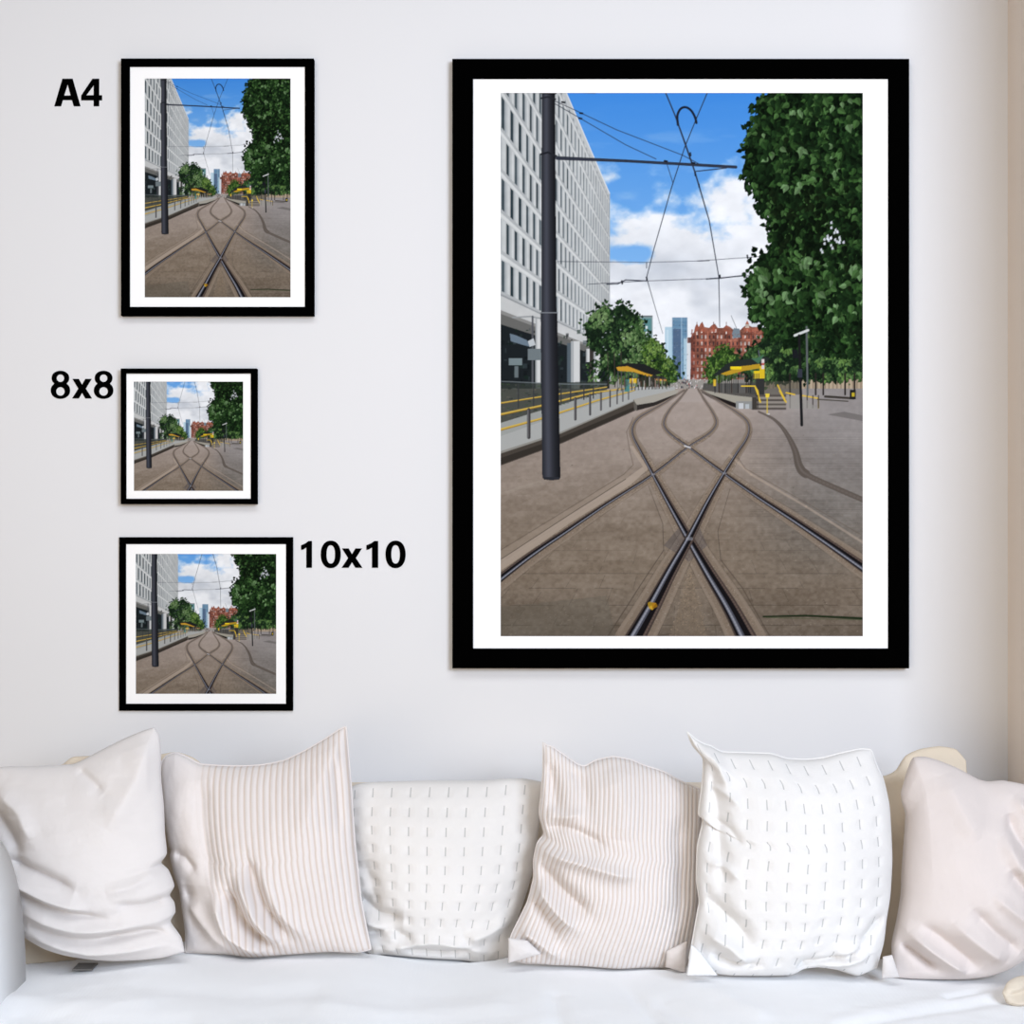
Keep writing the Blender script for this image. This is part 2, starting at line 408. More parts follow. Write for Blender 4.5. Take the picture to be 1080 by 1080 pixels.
# --- right platform, shelter, trees behind
foliage([(744, 392), (748, 378), (758, 370), (766, 365), (774, 372), (778, 380), (776, 398), (748, 404)], 340, 3.4, [(40, 62, 30), (56, 86, 36), (78, 112, 48), (104, 138, 66), (44, 70, 34)], (34, 52, 30), 15, 8)
foliage([(776, 384), (790, 368), (806, 358), (822, 350), (850, 336), (880, 330), (910, 330), (910, 398), (880, 402), (850, 400), (820, 402), (796, 404), (786, 396)], 1900, 4.6, DK[:5] + [(98, 132, 70)], (26, 44, 26), 16, 9)
for x in (833, 860, 868, 891, 901): stroke([(x, 394), (x, 416)], 1.8, (42, 38, 36))
rect(790, 402, 845, 416, (78, 76, 68), .6)
fill([(742, 404), (800, 404), (802, 432), (776, 430), (750, 420), (740, 414)], (62, 62, 60), .75)
fill([(740, 411), (776, 417), (794, 419), (794, 424), (776, 425), (742, 413)], (160, 156, 144)); fill([(742, 413.5), (776, 425), (776, 430), (744, 416)], (34, 30, 30)); rect(776, 423, 794, 431, (140, 142, 140)); rect(779, 425, 784, 431, (196, 200, 204)); rect(786, 426, 790, 431, (178, 184, 188)); rect(793, 419, 798, 432, (64, 60, 56))
fill([(752, 395), (766, 384), (778, 380), (800, 378), (806, 376), (812, 378), (804, 386), (780, 392), (756, 396)], (40, 46, 44)); fill([(760, 394), (782, 386), (801, 384), (803, 388), (784, 391), (766, 396)], (190, 152, 44), .95)
rect(770.5, 386.5, 782, 389.5, (234, 206, 40)); rect(795, 391, 806, 399.5, (226, 196, 40)); rect(801, 386, 806.5, 399, (214, 184, 44)); rect(803, 379, 806, 389, (214, 206, 204)); rect(803, 383, 806, 385, (180, 90, 80))
stroke([(800, 370), (801, 378)], 1.2, (90, 96, 104)); fill([(792, 378), (800, 384), (806, 374), (798, 378)], (70, 110, 84))
for k in range(22): stroke([(754 + k * 2.2, 396 - k * .1), (754 + k * 2.2, 414)], .9, rng.choice([(36, 38, 40), (70, 72, 72), (104, 104, 102), (50, 40, 36)]))
rect(752.5, 400, 755, 407, (216, 180, 60)); rect(797, 399, 806, 418, (52, 52, 52))
# steps and yellow handrails
for k in range(7): rect(798, 416 + k * 2.3, 829, 418.3 + k * 2.3, (142, 136, 128) if k % 2 else (86, 80, 76))
for pts in ([(782, 407), (796, 407), (802, 424)], [(796, 407), (799, 412), (801, 423)], [(820, 406), (829, 424)], [(822, 412), (828, 423)], [(829, 414), (838, 416)], [(846, 417), (863, 420), (863, 430)]):
    stroke(pts, 1.4, (220, 186, 60))
stroke([(809, 416), (809, 436)], 1.1, (206, 180, 70)); fill([(807, 415), (811.5, 415), (811, 419), (807.5, 419)], (230, 204, 70)); fill([(806, 436), (812, 436), (811, 437.5), (807, 437.5)], (206, 204, 200))
for x in (799, 833, 851, 857, 863): stroke([(x, 417), (x, 430)], 1.1, (54, 50, 46))
fill([(829, 418), (846, 418), (862, 431), (832, 431)], (150, 148, 142), .7)
stroke([(870, 418), (900, 420)], 2.4, (58, 54, 50)); stroke([(862, 421), (894, 423)], 1.2, (70, 66, 60)); rect(896, 411, 902.5, 421, (36, 36, 36)); rect(898, 414, 901, 418, (190, 170, 50))
fill([(872, 437), (890, 434), (910, 438), (910, 444)], (104, 100, 98), .7)
# --- dark curved strip in the paving, right
cp = curve([(800, 434), (816, 442), (828, 455), (838, 474), (843, 492), (852, 501), (880, 514), (910, 527)], 8)
stroke(cp, [2 + 7 * min(1, max(0, (p[1] - 434) / 62)) - (3.2 if p[1] > 500 else 0) for p in cp], (92, 84, 78), .8)
stroke(cp, [.8 + 1.6 * min(1, (p[1] - 433) / 62) for p in cp], (112, 104, 98), .35)
# light marks by the pole foot
for k in range(5): stroke([(532 + k * 4, 519 - k * 1.5), (575 + k * 3, 510 - k * 2)], .8, (160, 150, 138), .35)

# --- tracks
def offset(c, offs):
    n = len(c); o = []
    for i, p in enumerate(c):
        a = c[max(0, i - 1)]; b = c[min(n - 1, i + 1)]; L = math.hypot(b[0] - a[0], b[1] - a[1]) + 1e-6
        o.append((p[0] - (b[1] - a[1]) / L * offs[i], p[1] + (b[0] - a[0]) / L * offs[i]))
    return o
def nearness(c): return [max(0.012, (p[1] - 408) / 263) for p in c]
def rail(pts, k=1.0):
    c = curve(pts, 14); f = nearness(c)
    stroke(c, [2 + 38 * k * v ** 1.2 for v in f], (140, 126, 112), .3)
    stroke(c, [1.6 + 30 * k * v ** 1.2 for v in f], (126, 112, 98), .3)
def rail_edge(pts, k=1.0):
    c = curve(pts, 14); f = nearness(c)
    for sg in (-1, 1):
        o = offset(c, [sg * (1 + 19.5 * k * v ** 1.2) for v in f])
        for i in range(0, len(o) - 1):
            a = .12 + .4 * float(vnoise(np.array([i * .35]), np.array([sg * 9.0]), 3)[0])
            stroke(o[i:i + 2], .4 + .45 * f[i], (88, 76, 66), a)
def rail_top(pts, hl, k=1.0):
    c = curve(pts, 14); f = nearness(c)
    stroke(c, [.8 + 20 * k * v ** 1.65 for v in f], (70, 60, 56), .7)
    for i in range(len(c) - 1):
        a = .35 + .6 * min(1, f[i] / .3)
        stroke(c[i:i + 2], [.4 + 16.5 * k * f[i] ** 1.7, .4 + 16.5 * k * f[i + 1] ** 1.7], (24, 22, 24), a)
    stroke(offset(c, [hl * 3.2 * k * v ** 1.5 for v in f]), [.3 + 5.2 * k * v ** 1.6 for v in f], (78, 80, 90), .9)
    stroke(offset(c, [hl * 3.8 * k * v ** 1.5 for v in f]), [.25 + 2.2 * k * v ** 1.4 for v in f], (146, 148, 158), .8)
    stroke(offset(c, [-hl * 7.2 * k * v ** 1.6 for v in f]), [.1 + 2.4 * k * v ** 1.5 for v in f], (104, 88, 80), .75)
R1 = [(789, 676), (770, 640), (748, 604), (727, 568), (706, 531), (689, 500), (676, 476), (668, 460), (667.5, 450), (673, 441), (686, 433), (702, 424), (722, 411)]
R2 = [(668, 676), (688, 640), (708, 602), (727, 568), (746, 531), (764, 499), (777, 478), (787, 463), (790, 452), (787, 443), (776, 434), (760, 424), (739, 411)]
R3 = [(522, 614), (560, 585), (600, 558), (640, 531), (687, 501), (726, 471), (745, 459), (754, 450), (755, 442), (750, 432), (742, 420), (736, 410)]
R4 = [(916, 602), (880, 577), (840, 550), (800, 524), (764, 499), (726, 471), (709, 459), (701, 450), (701, 442), (707, 431), (717, 420), (725, 410)]
for r in (R1, R2): rail(r)
for r in (R3, R4): rail(r, .8)
for r in (R1, R2): rail_edge(r)
for r in (R3, R4): rail_edge(r, .8)
for k in range(7000):   # aggregate speckle in the concrete beside the rails
    r = rng.choice((R1, R2, R3, R4)); i = rng.randrange(0, 6); u = rng.random(); a, b = r[i], r[i + 1]
    px, py = a[0] + (b[0] - a[0]) * u, a[1] + (b[1] - a[1]) * u; v = max(.02, (py - 408) / 263)
    px += rng.uniform(-1, 1) * 20 * v; py += rng.uniform(-1, 1) * 4 * v
    rect(px, py, px + rng.uniform(.4, 1.2), py + rng.uniform(.4, .9), rng.choice([(170, 152, 132), (84, 74, 64), (92, 82, 72), (150, 126, 104), (182, 172, 160)]), .45)
fill([(706, 671), (728, 604), (746, 671)], (122, 108, 92), .5)
for k in range(500):
    py = rng.uniform(600, 671); hw = (py - 596) * .3; px = 727 + rng.uniform(-1, 1) * hw; rect(px, py, px + 1, py + .8, rng.choice([(170, 150, 128), (88, 78, 66), (140, 120, 98)]), .5)
fill([(700, 575), (716, 556), (727, 566), (738, 556), (746, 575), (727, 592)], (70, 68, 74), .35)
# pale concrete strip alongside the left diagonal
fill([(528, 590), (600, 543), (660, 505), (678, 492), (664, 470), (668, 470), (684, 494), (664, 512), (602, 551), (528, 602)], (172, 158, 144), .75)
fill([(528, 581), (600, 537), (658, 501), (672, 491), (660, 505), (600, 543), (528, 590)], (150, 136, 122), .6)
stroke([(528, 590), (600, 543), (660, 505)], .7, (86, 76, 68)); stroke([(528, 580), (600, 536), (658, 500), (668, 490), (664, 474), (661, 455), (668, 440)], .7, (104, 92, 82), .8)
for a, b in (((770, 480), (792, 500)), ((792, 500), (850, 534)), ((850, 534), (910, 572))): stroke([a, b], 2.4, (176, 160, 144), .55)
stroke([(793, 455), (778, 482), (786, 494), (850, 530), (910, 565)], .8, (100, 88, 78), .6)
rail_top(R3, 1, .6); rail_top(R4, -1, .85)
rail_top(R1, -1); rail_top(R2, -1)
for (x, y), q in (((727, 568), 5), ((689, 500), 3), ((764, 499), 3), ((726, 471), 2)):
    stroke([(x - q * .4, y), (x + q * .4, y)], q * .7, (150, 152, 160), .6)
stroke([(728, 472), (722, 470)], 1.6, (220, 220, 222), .8)
leaf(684, 640, 9, -.5, (196, 158, 50), .5); leaf(692, 636, 7, 2.2, (170, 122, 30), .45)
stroke([(805, 650), (850, 649), (910, 652)], [1.8, 2.2, 2.6], (36, 46, 30)); stroke([(808, 651), (910, 653.5)], .8, (70, 84, 56), .6)
stroke([(708, 668), (690, 671)], 1, (60, 52, 46), .4)
stroke([(812, 671), (783, 620), (760, 590), (757, 560), (770, 515)], [1.1, .9, .8, .7, .5], (78, 68, 60), .75)
stroke([(641, 671), (680, 610), (700, 580), (699, 552), (684, 512)], [1.1, .9, .8, .7, .5], (78, 68, 60), .75)

# --- overhead line: pole, arm, wires
PC = (58, 60, 68)
def vpole(xl0, xr0, y0, xl1, xr1, y1):
    sl = window(min(xl0, xl1), max(xr0, xr1), y0, y1); x = XX[sl]; y = YY[sl]
    t = (y - y0) / (y1 - y0); l = xl0 + (xl1 - xl0) * t; r = xr0 + (xr1 - xr0) * t; u = (x - l) / (r - l)
    sh = .72 + .5 * np.exp(-((u - .34) / .22) ** 2) - .25 * smooth(.6, 1, u)
    put(sl, ((u >= 0) & (u <= 1) & (y >= y0) & (y <= y1)) * 1.0, np.array(PC) * sh[..., None])
vpole(571.6, 585.6, 98, 571.2, 587.2, 330); vpole(570.4, 588, 330, 572.2, 591.4, 504)
fill([(572.2, 503), (591.4, 503), (590, 505.5), (582, 506.5), (574, 505.5)], (44, 46, 52))
stroke([(570.4, 330), (588, 330)], 1.2, (120, 124, 130)); stroke([(571, 104), (578, 102.5), (586, 105)], 1.8, (40, 42, 48)); stroke([(571, 163), (578, 161), (587, 165)], 2.2, (36, 38, 44)); stroke([(572, 98), (586, 98.5)], 2.5, (28, 30, 34))
WD = (46, 50, 62)
for pts, w in (([(588, 167), (660, 170), (776, 176.5)], [4, 3, 3.2]), ([(734, 181), (766, 177.5)], 1.1), ([(586, 107), (612, 119), (650, 137), (720, 164), (737, 173)], .8),
               ([(586, 110), (612, 125), (660, 153), (692, 168)], .8), ([(702, 98), (712, 122), (722, 150), (733, 182), (748, 233), (758, 292), (759, 345)], [1.3, 1.4, 1.8, 1.6, 1.2, 1, .7]),
               ([(746, 98), (735, 124), (722, 156), (708, 199), (690, 262), (682, 293), (684, 300), (699, 352)], [1, 1, 1, 1, .9, .9, .8, .4]),
               ([(588, 276), (683, 277), (735, 275.5), (800, 271)], .55), ([(620, 300), (655, 298), (683, 296.5), (740, 294.5), (790, 291)], .6), ([(640, 300), (652, 299.5), (660, 295.5), (682, 296.5)], 1.2),
               ([(745, 294.5), (760, 293.5), (783, 291), (792, 295)], 1.3), ([(703, 172), (710, 194)], .7), ([(682, 277), (682, 283)], .8), ([(736, 275.5), (748, 275)], 1.0), ([(590, 97.5), (628, 98.5)], 1)):
    stroke(pts, w, WD, .95)
hook = curve([(715, 132), (714.5, 122), (718, 115), (723.5, 113.5), (729, 117), (733, 124), (734.5, 130)], 6)
stroke(hook, 2.4, (30, 36, 52))
for x, y in ((594, 108), (613, 119.5), (612, 125), (731, 172), (702, 170)): stroke([(x - 1, y), (x + 1.5, y + .5)], 2, (30, 32, 40))
for x, y in ((715, 130), (734, 127), (728, 163), (733, 184), (737, 196), (759, 292), (682, 294), (656, 298), (788, 271)): stroke([(x, y - 1.4), (x + .4, y + 1.4)], 1.7, (34, 36, 44))

# --- big tree, right
TREE = [(808, 96), (800, 106), (794, 112), (795, 122), (790, 132), (786, 140), (781, 152), (784, 160), (788, 166), (781, 178), (786, 194), (793, 203), (797, 216), (806, 228), (808, 240), (811, 250), (806, 266), (797, 272), (792, 284), (787, 300), (785, 312), (789, 322), (793, 336), (802, 340), (806, 352), (814, 356), (830, 348), (848, 344), (862, 348), (880, 362), (900, 372), (911, 368), (911, 96)]
BT = [(14, 25, 14), (18, 33, 18), (24, 43, 23), (31, 54, 28), (40, 67, 34), (51, 82, 41), (70, 104, 57), (104, 136, 92)]
r_ = random.Random(77)
inner = [(x + 4 if x < 880 else x, y) for x, y in TREE]
foliage(inner, 1500, 6.5, BT[:5], (20, 32, 18), 21, 16)
for k in range(len(TREE) - 3):       # ragged rim of single leaves
    (x0, y0), (x1, y1) = TREE[k], TREE[k + 1]; n = max(2, int(math.hypot(x1 - x0, y1 - y0) / 2.2))
    for i in range(n):
        u = r_.random(); leaf(x0 + (x1 - x0) * u + r_.uniform(-1, 7), y0 + (y1 - y0) * u + r_.uniform(-5, 2), r_.uniform(5, 8), math.pi / 2 + r_.uniform(-.5, .9), r_.choice(BT[1:6]))
foliage(inner, 1500, 7.0, BT[:7], None, 23, 15, .7)
low = [(790, 290), (800, 278), (830, 270), (870, 272), (910, 280), (910, 330), (880, 336), (840, 330), (805, 330), (792, 320)]
foliage(low, 260, 9.5, BT[2:], None, 29, 12, .6)
up = [(812, 104), (845, 104), (905, 100), (905, 200), (870, 240), (830, 200), (800, 190), (800, 140)]
foliage(up, 230, 8.5, BT[2:], None, 33, 13, .7)
for k in range(150):
    x = r_.gauss(858, 26); y = r_.gauss(222, 34)
    if 815 < x < 905: leaf(x, y, r_.uniform(6, 10), r_.uniform(.6, 2.4), r_.choice([(14, 24, 14), (18, 30, 16), (24, 36, 20)]))
for k in range(26):
    x = r_.gauss(876, 8); y = r_.gauss(252, 7); fill([(x, y), (x + 2, y - 1.5), (x + 2.6, y + 1.5), (x + .6, y + 2)], (226, 230, 240), .85)
foliage([(812, 348), (840, 340), (870, 345), (900, 366), (905, 376), (870, 372), (830, 366)], 200, 7, BT[1:5], None, 37, 9)
# --- signal post and lamp post, right
stroke([(850.5, 345), (851.5, 416)], 2.0, (92, 98, 100)); stroke([(838, 354), (852, 348.5)], 2.6, (206, 210, 208))
stroke([(842.6, 354), (845.4, 448)], [2.6, 3.0], (30, 30, 32)); fill([(835, 369), (841, 369), (842, 378), (836, 378)], (28, 30, 34)); rect(841, 389, 846, 398, (52, 56, 66))
IMG = np.clip(IMG, 0, 255)

def srgb_lin(a):
    a = a / 255.0
    return np.where(a <= .04045, a / 12.92, ((a + .055) / 1.055) ** 2.4)
LINIMG = srgb_lin(IMG)

def sample_print(x0, x1, y0, y1, nx, ny):
    """area-averaged crop of the picture at nx by ny points"""
    I = np.zeros((GH + 1, GW + 1, 3)); I[1:, 1:] = LINIMG.cumsum(0).cumsum(1)
    ex = np.clip((np.linspace(x0, x1, nx + 1) - PX0) * S, 0, GW); ey = np.clip((np.linspace(y0, y1, ny + 1) - PY0) * S, 0, GH)
    a = np.clip(np.round(ex[:-1]).astype(int), 0, GW - 1); b = np.maximum(np.round(ex[1:]).astype(int), a + 1)
    c = np.clip(np.round(ey[:-1]).astype(int), 0, GH - 1); d = np.maximum(np.round(ey[1:]).astype(int), c + 1)
    A = I[d][:, b] - I[c][:, b] - I[d][:, a] + I[c][:, a]
    return A / ((b - a)[None, :, None] * (d - c)[:, None, None])
# ------------------------------------------------------------------ room
def paint_mat(name, rgb):
    m, nt, b = new_mat(name, rgb, .85, .15)
    tc = nd(nt, 'ShaderNodeTexCoord'); no = nd(nt, 'ShaderNodeTexNoise'); no.inputs['Scale'].default_value = 140; no.inputs['Detail'].default_value = 3
    nt.links.new(tc.outputs['Object'], no.inputs['Vector'])
    bp = nd(nt, 'ShaderNodeBump'); bp.inputs['Strength'].default_value = .04; bp.inputs['Distance'].default_value = .001
    nt.links.new(no.outputs['Fac'], bp.inputs['Height']); nt.links.new(bp.outputs[0], b.inputs['Normal'])
    return m
WALL = paint_mat('white_wall_paint', (.735, .735, .748))
WALL2 = paint_mat('cream_wall_paint', (.86, .77, .69))
XR = (1063 - 540) * K * DW
bm = bmesh.new(); box(bm, -2.4, XR + .02, 0, .12, 0, 2.9); structure('wall_back', bm_mesh(bm, 'wall_back'), WALL)
bm = bmesh.new(); box(bm, XR, XR + .5, -.6, .12, 0, 2.9, .006, 2); structure('wall_right', bm_mesh(bm, 'wall_right'), WALL2)
FL, nt, b = new_mat('oak_floor_boards', (.42, .30, .19), .5, .3)
tc = nd(nt, 'ShaderNodeTexCoord'); br = nd(nt, 'ShaderNodeTexBrick'); br.inputs['Scale'].default_value = 1
br.inputs['Brick Width'].default_value = 1.4; br.inputs['Row Height'].default_value = .14; br.inputs['Mortar Size'].default_value = .003
br.inputs['Color1'].default_value = (.44, .32, .2, 1); br.inputs['Color2'].default_value = (.36, .25, .15, 1); br.inputs['Mortar'].default_value = (.12, .08, .05, 1)
nt.links.new(tc.outputs['Object'], br.inputs['Vector']); nt.links.new(br.outputs['Color'], b.inputs['Base Color'])
bm = bmesh.new(); box(bm, -2.4, 2.6, -4.6, .12, -.1, 0); structure('floor', bm_mesh(bm, 'floor'), FL)
# two small screws in the right-hand wall return
STEEL, _, _ = new_mat('brushed_steel', (.45, .43, .40), .4, .5)

# ------------------------------------------------------------------ pictures
BLACK, _, _ = new_mat('black_frame_paint', (.0006, .0006, .0006), .8, .0)
MAT, nt, b = new_mat('white_mount_board', (.93, .93, .93), .9, .1)
BACK, _, _ = new_mat('brown_backing_board', (.25, .18, .11), .9, .1)
PRINT_GAIN = 0.84
PR, nt, b = new_mat('matt_photo_print', (.5, .5, .5), .9, .0)
ca = nd(nt, 'ShaderNodeVertexColor'); ca.layer_name = 'ink'
nt.links.new(ca.outputs['Color'], b.inputs['Base Color'])

def ring(bm, o, i, y0, y1, bev=0.0):
    """rectangular ring between outer o and inner i (x0,x1,z0,z1), from y0 (front) to y1 (back), mitred corners"""
    def quad(r, y): return [bm.verts.new((x, y, z)) for x, z in ((r[0], r[2]), (r[1], r[2]), (r[1], r[3]), (r[0], r[3]))]
    of, inf, ob, ib = quad(o, y0), quad(i, y0), quad(o, y1), quad(i, y1)
    for k in range(4):
        j = (k + 1) % 4
        bm.faces.new((of[k], of[j], inf[j], inf[k])); bm.faces.new((ob[k], ib[k], ib[j], ob[j]))
        bm.faces.new((of[k], ob[k], ob[j], of[j])); bm.faces.new((inf[k], inf[j], ib[j], ib[k]))
    if bev:
        es = [e for e in bm.edges if all(v in of + inf for v in e.verts) and not (e.verts[0] in of) ^ (e.verts[1] in of)]
        bmesh.ops.bevel(bm, geom=es, offset=bev, segments=2, profile=.5, affect='EDGES')

def prect(px, d):
    a = at(px[0], px[1], d); b_ = at(px[2], px[3], d); return (a[0], b_[0], b_[2], a[2])

def picture(label, outer, inner, pr, crop, res, depth):
    d = DW - depth
    ox = prect(outer, d); c = ((ox[0] + ox[1]) / 2, 0, (ox[2] + ox[3]) / 2)
    t = thing('picture_frame', label, 'framed picture', c, 'framed prints of one street view')
    bm = bmesh.new(); ring(bm, ox, prect(inner, d), -depth, 0, .0006); link('frame_moulding', bm_mesh(bm, 'frame_moulding'), BLACK, t)
    rec = min(.004, depth * .3); dm = d + rec
    ir = prect(inner, dm); ir = (ir[0] - .006, ir[1] + .006, ir[2] - .006, ir[3] + .006)
    ir = (max(ir[0], ox[0] + .001), min(ir[1], ox[1] - .001), max(ir[2], ox[2] + .001), min(ir[3], ox[3] - .001))
    bm = bmesh.new(); ring(bm, ir, prect(pr, dm), -depth + rec, -depth + rec + .0012); o = link('mount_board', bm_mesh(bm, 'mount_board'), MAT, t); o['label'] = 'white mount board'
    dp = dm + .0016; yp = dp - DW
    x0, x1, z0, z1 = prect(pr, dp); e = .002
    nx, ny = res
    col = sample_print(*crop, nx, ny) * PRINT_GAIN
    xs = np.linspace(x0, x1, nx); zs = np.linspace(z1, z0, ny)
    xs[0] -= e; xs[-1] += e; zs[0] += e; zs[-1] -= e
    gx, gz = np.meshgrid(xs, zs); n = nx * ny
    co = np.stack([gx.ravel(), np.full(n, yp), gz.ravel()], 1).astype(np.float32)
    idx = np.arange(n).reshape(ny, nx)
    q = np.stack([idx[1:, :-1], idx[1:, 1:], idx[:-1, 1:], idx[:-1, :-1]], -1).reshape(-1, 4).astype(np.int32); nf = len(q)
    me = bpy.data.meshes.new('print'); me.vertices.add(n); me.vertices.foreach_set('co', co.ravel())
    me.loops.add(nf * 4); me.loops.foreach_set('vertex_index', q.ravel()); me.polygons.add(nf)
    me.polygons.foreach_set('loop_start', np.arange(0, nf * 4, 4, dtype=np.int32)); me.polygons.foreach_set('loop_total', np.full(nf, 4, np.int32)); me.update(calc_edges=True)
    at_ = me.color_attributes.new('ink', 'FLOAT_COLOR', 'POINT')
    at_.data.foreach_set('color', np.concatenate([col.reshape(-1, 3), np.ones((n, 1))], 1).astype(np.float32).ravel())
    o = link('print', me, PR, t); o['label'] = 'colour print of tram tracks crossing between a white office block and trees'
    bm = bmesh.new(); box(bm, ox[0] + .004, ox[1] - .004, yp + .0006, min(yp + .003, -.0004), ox[2] + .004, ox[3] - .004); link('backing_board', bm_mesh(bm, 'backing_board'), BACK, t)

FULL = (528, 910, 98, 671)
picture('largest black framed tall street print, at right above the sofa', (477, 62, 959, 705), (499, 83, 937, 684), (528, 98, 910, 671), FULL, (573, 860), .026)
picture('small tall black framed street print right of the A4 lettering', (127.5, 61.6, 330.8, 332.8), (136.8, 70.2, 321.6, 323.6), (152.6, 82.8, 306.4, 313.6), FULL, (306, 460), .022)
picture('smallest square black framed street print, right of the 8x8 lettering', (127.2, 388.6, 270.6, 531.8), (133, 393.9, 264.5, 526), (141.2, 402.5, 256.4, 517.7), (528, 910, 203, 585), (230, 230), .022)
picture('square black framed street print left of the 10x10 lettering, lowest on the wall', (125.6, 566.6, 308.9, 749.7), (132.9, 573.9, 301.6, 742.3), (143.2, 584.3, 291.3, 731.8), (528, 910, 198, 580), (296, 296), .007)

# ------------------------------------------------------------------ overlaid print-size captions, given a body as lettering on the wall
LET, _, _ = new_mat('black_caption', (.0008, .0008, .0008), .9, .0)
def glyph_mesh(name, contours, depth=.0015):
    cu = bpy.data.curves.new(name, 'CURVE'); cu.dimensions = '2D'; cu.fill_mode = 'BOTH'; cu.extrude = depth / 2
    d = DW - depth
    for c in contours:
        sp = cu.splines.new('POLY'); sp.points.add(len(c) - 1); sp.use_cyclic_u = True
        for p, (x, y) in zip(sp.points, c):
            w = at(x, y, d); p.co = (w[0], w[2], 0, 1)
    o = bpy.data.objects.new(name, cu); C.objects.link(o)
    dg = bpy.context.evaluated_depsgraph_get(); me = bpy.data.meshes.new_from_object(o.evaluated_get(dg)); me.name = name
    bpy.data.objects.remove(o); bpy.data.curves.remove(cu)
    for v in me.vertices: v.co = (v.co.x, -depth / 2 - v.co.z, v.co.y)
    me.update(); me.materials.clear(); return me
def ell(cx, cy, rx, ry, n=40, p=2.0):
    out = []
    for k in range(n):
        a = 2 * math.pi * k / n; c, s_ = math.cos(a), math.sin(a)
        out.append((cx + rx * math.copysign(abs(c) ** (2 / p), c), cy + ry * math.copysign(abs(s_) ** (2 / p), s_)))
    return out
def eight(x0, x1, y0, y1):
    w = x1 - x0; h = y1 - y0; cx = (x0 + x1) / 2; hu = .26 * h; hl = .30 * h; cu = y0 + hu; cl = y1 - hl
    n = 60; R = []
    for k in range(n + 1):
        y = y0 + h * (.5 - .5 * math.cos(math.pi * k / n)); q = 0
        for c, r, wd in ((cu, hu, .455 * w), (cl, hl, .5 * w)):
            u = abs(y - c) / r
            if u <= 1: q = max(q, wd * (1 - u ** 2.2) ** .5)
        R.append((q, y))
    for k in range(1, n):   # soften the waist
        pass
    outer = [(cx + q, y) for q, y in R] + [(cx - q, y) for q, y in reversed(R[1:-1])]
    return [outer, ell(cx, y0 + .265 * h, .20 * w, .135 * h, 28), ell(cx, y1 - .265 * h, .225 * w, .155 * h, 28)]
def zero(x0, x1, y0, y1):
    w = x1 - x0; h = y1 - y0; cx = (x0 + x1) / 2; cy = (y0 + y1) / 2
    return [ell(cx, cy, w / 2, h / 2, 44, 2.2), ell(cx, cy, w * .215, h * .335, 36, 2.3)]
def one(x0, x1, y0, y1):
    h = y1 - y0; w = x1 - x0; st = w * .52
    return [[(x1 - st, y1), (x1 - st, y0 + .24 * h), (x0 + .22 * w, y0 + .315 * h), (x0, y0 + .335 * h), (x0, y0 + .16 * h), (x0 + .4 * w, y0 + .085 * h), (x1 - st * .62, y0), (x1, y0), (x1, y1)]]
def ex(x0, x1, y0, y1):
    w = x1 - x0; a = .335 * w; cx = (x0 + x1) / 2; m = (y0 + y1) / 2; k = .165 * w
    return [[(x0 + .02 * w, y0), (x0 + a, y0), (cx, m - .2 * (y1 - y0)), (x1 - a, y0), (x1 - .02 * w, y0), (cx + k * 1.12, m), (x1, y1), (x1 - a, y1), (cx, m + .21 * (y1 - y0)), (x0 + a, y1), (x0, y1), (cx - k * 1.12, m)]]
def letter_a(x0, x1, y0, y1):
    w = x1 - x0; h = y1 - y0; cx = (x0 + x1) / 2
    return [[(x0, y1), (cx - .19 * w, y0), (cx + .20 * w, y0), (x1, y1), (x1 - .255 * w, y1), (x1 - .325 * w, y1 - .225 * h), (x0 + .325 * w, y1 - .225 * h), (x0 + .255 * w, y1)],
            [(x0 + .375 * w, y1 - .39 * h), (x1 - .375 * w, y1 - .39 * h), (cx + .01 * w, y0 + .2 * h)]]
def four(x0, x1, y0, y1):
    w = x1 - x0; h = y1 - y0; r = x1 - .14 * w; l = x1 - .40 * w
    return [[(l, y1), (l, y1 - .215 * h), (x0, y1 - .215 * h), (x0, y1 - .39 * h), (l - .06 * w, y0), (r, y0), (r, y1 - .40 * h), (x1, y1 - .40 * h), (x1, y1 - .215 * h), (r, y1 - .215 * h), (r, y1)],
            [(l, y1 - .40 * h), (x0 + .24 * w, y1 - .40 * h), (l - .03 * w, y0 + .27 * h), (l, y0 + .20 * h)]]
def lettering(label, glyphs, base):
    t = thing('wall_lettering', label, 'lettering', at(base[0], base[1], DW), 'print size captions added as lettering')
    for nm, contours in glyphs: link(nm, glyph_mesh(nm, contours), LET, t)
lettering('bold black A4 size caption, added as lettering on the white wall, upper left', [('letter', letter_a(57.3, 84.8, 83, 112)), ('digit', four(85.6, 107.6, 83, 112))], (82, 112))
lettering('bold black 8x8 size caption, added as lettering on the white wall beside the smallest print', [('digit', eight(53.6, 73.8, 391, 420.6)), ('letter', ex(76, 97, 399.6, 420.2)), ('digit', eight(99, 119.4, 391, 420.6))], (86, 420))
lettering('bold black 10x10 size caption, added as lettering on the white wall above the sofa', [('digit', one(317.6, 329, 570.6, 598.8)), ('digit', zero(338.3, 359.4, 570.2, 599.2)), ('letter', ex(360.3, 382.2, 578.4, 598.8)), ('digit', one(386.4, 398.8, 570.6, 598.8)), ('digit', zero(406.6, 427.8, 570.2, 599.2))], (372, 599))
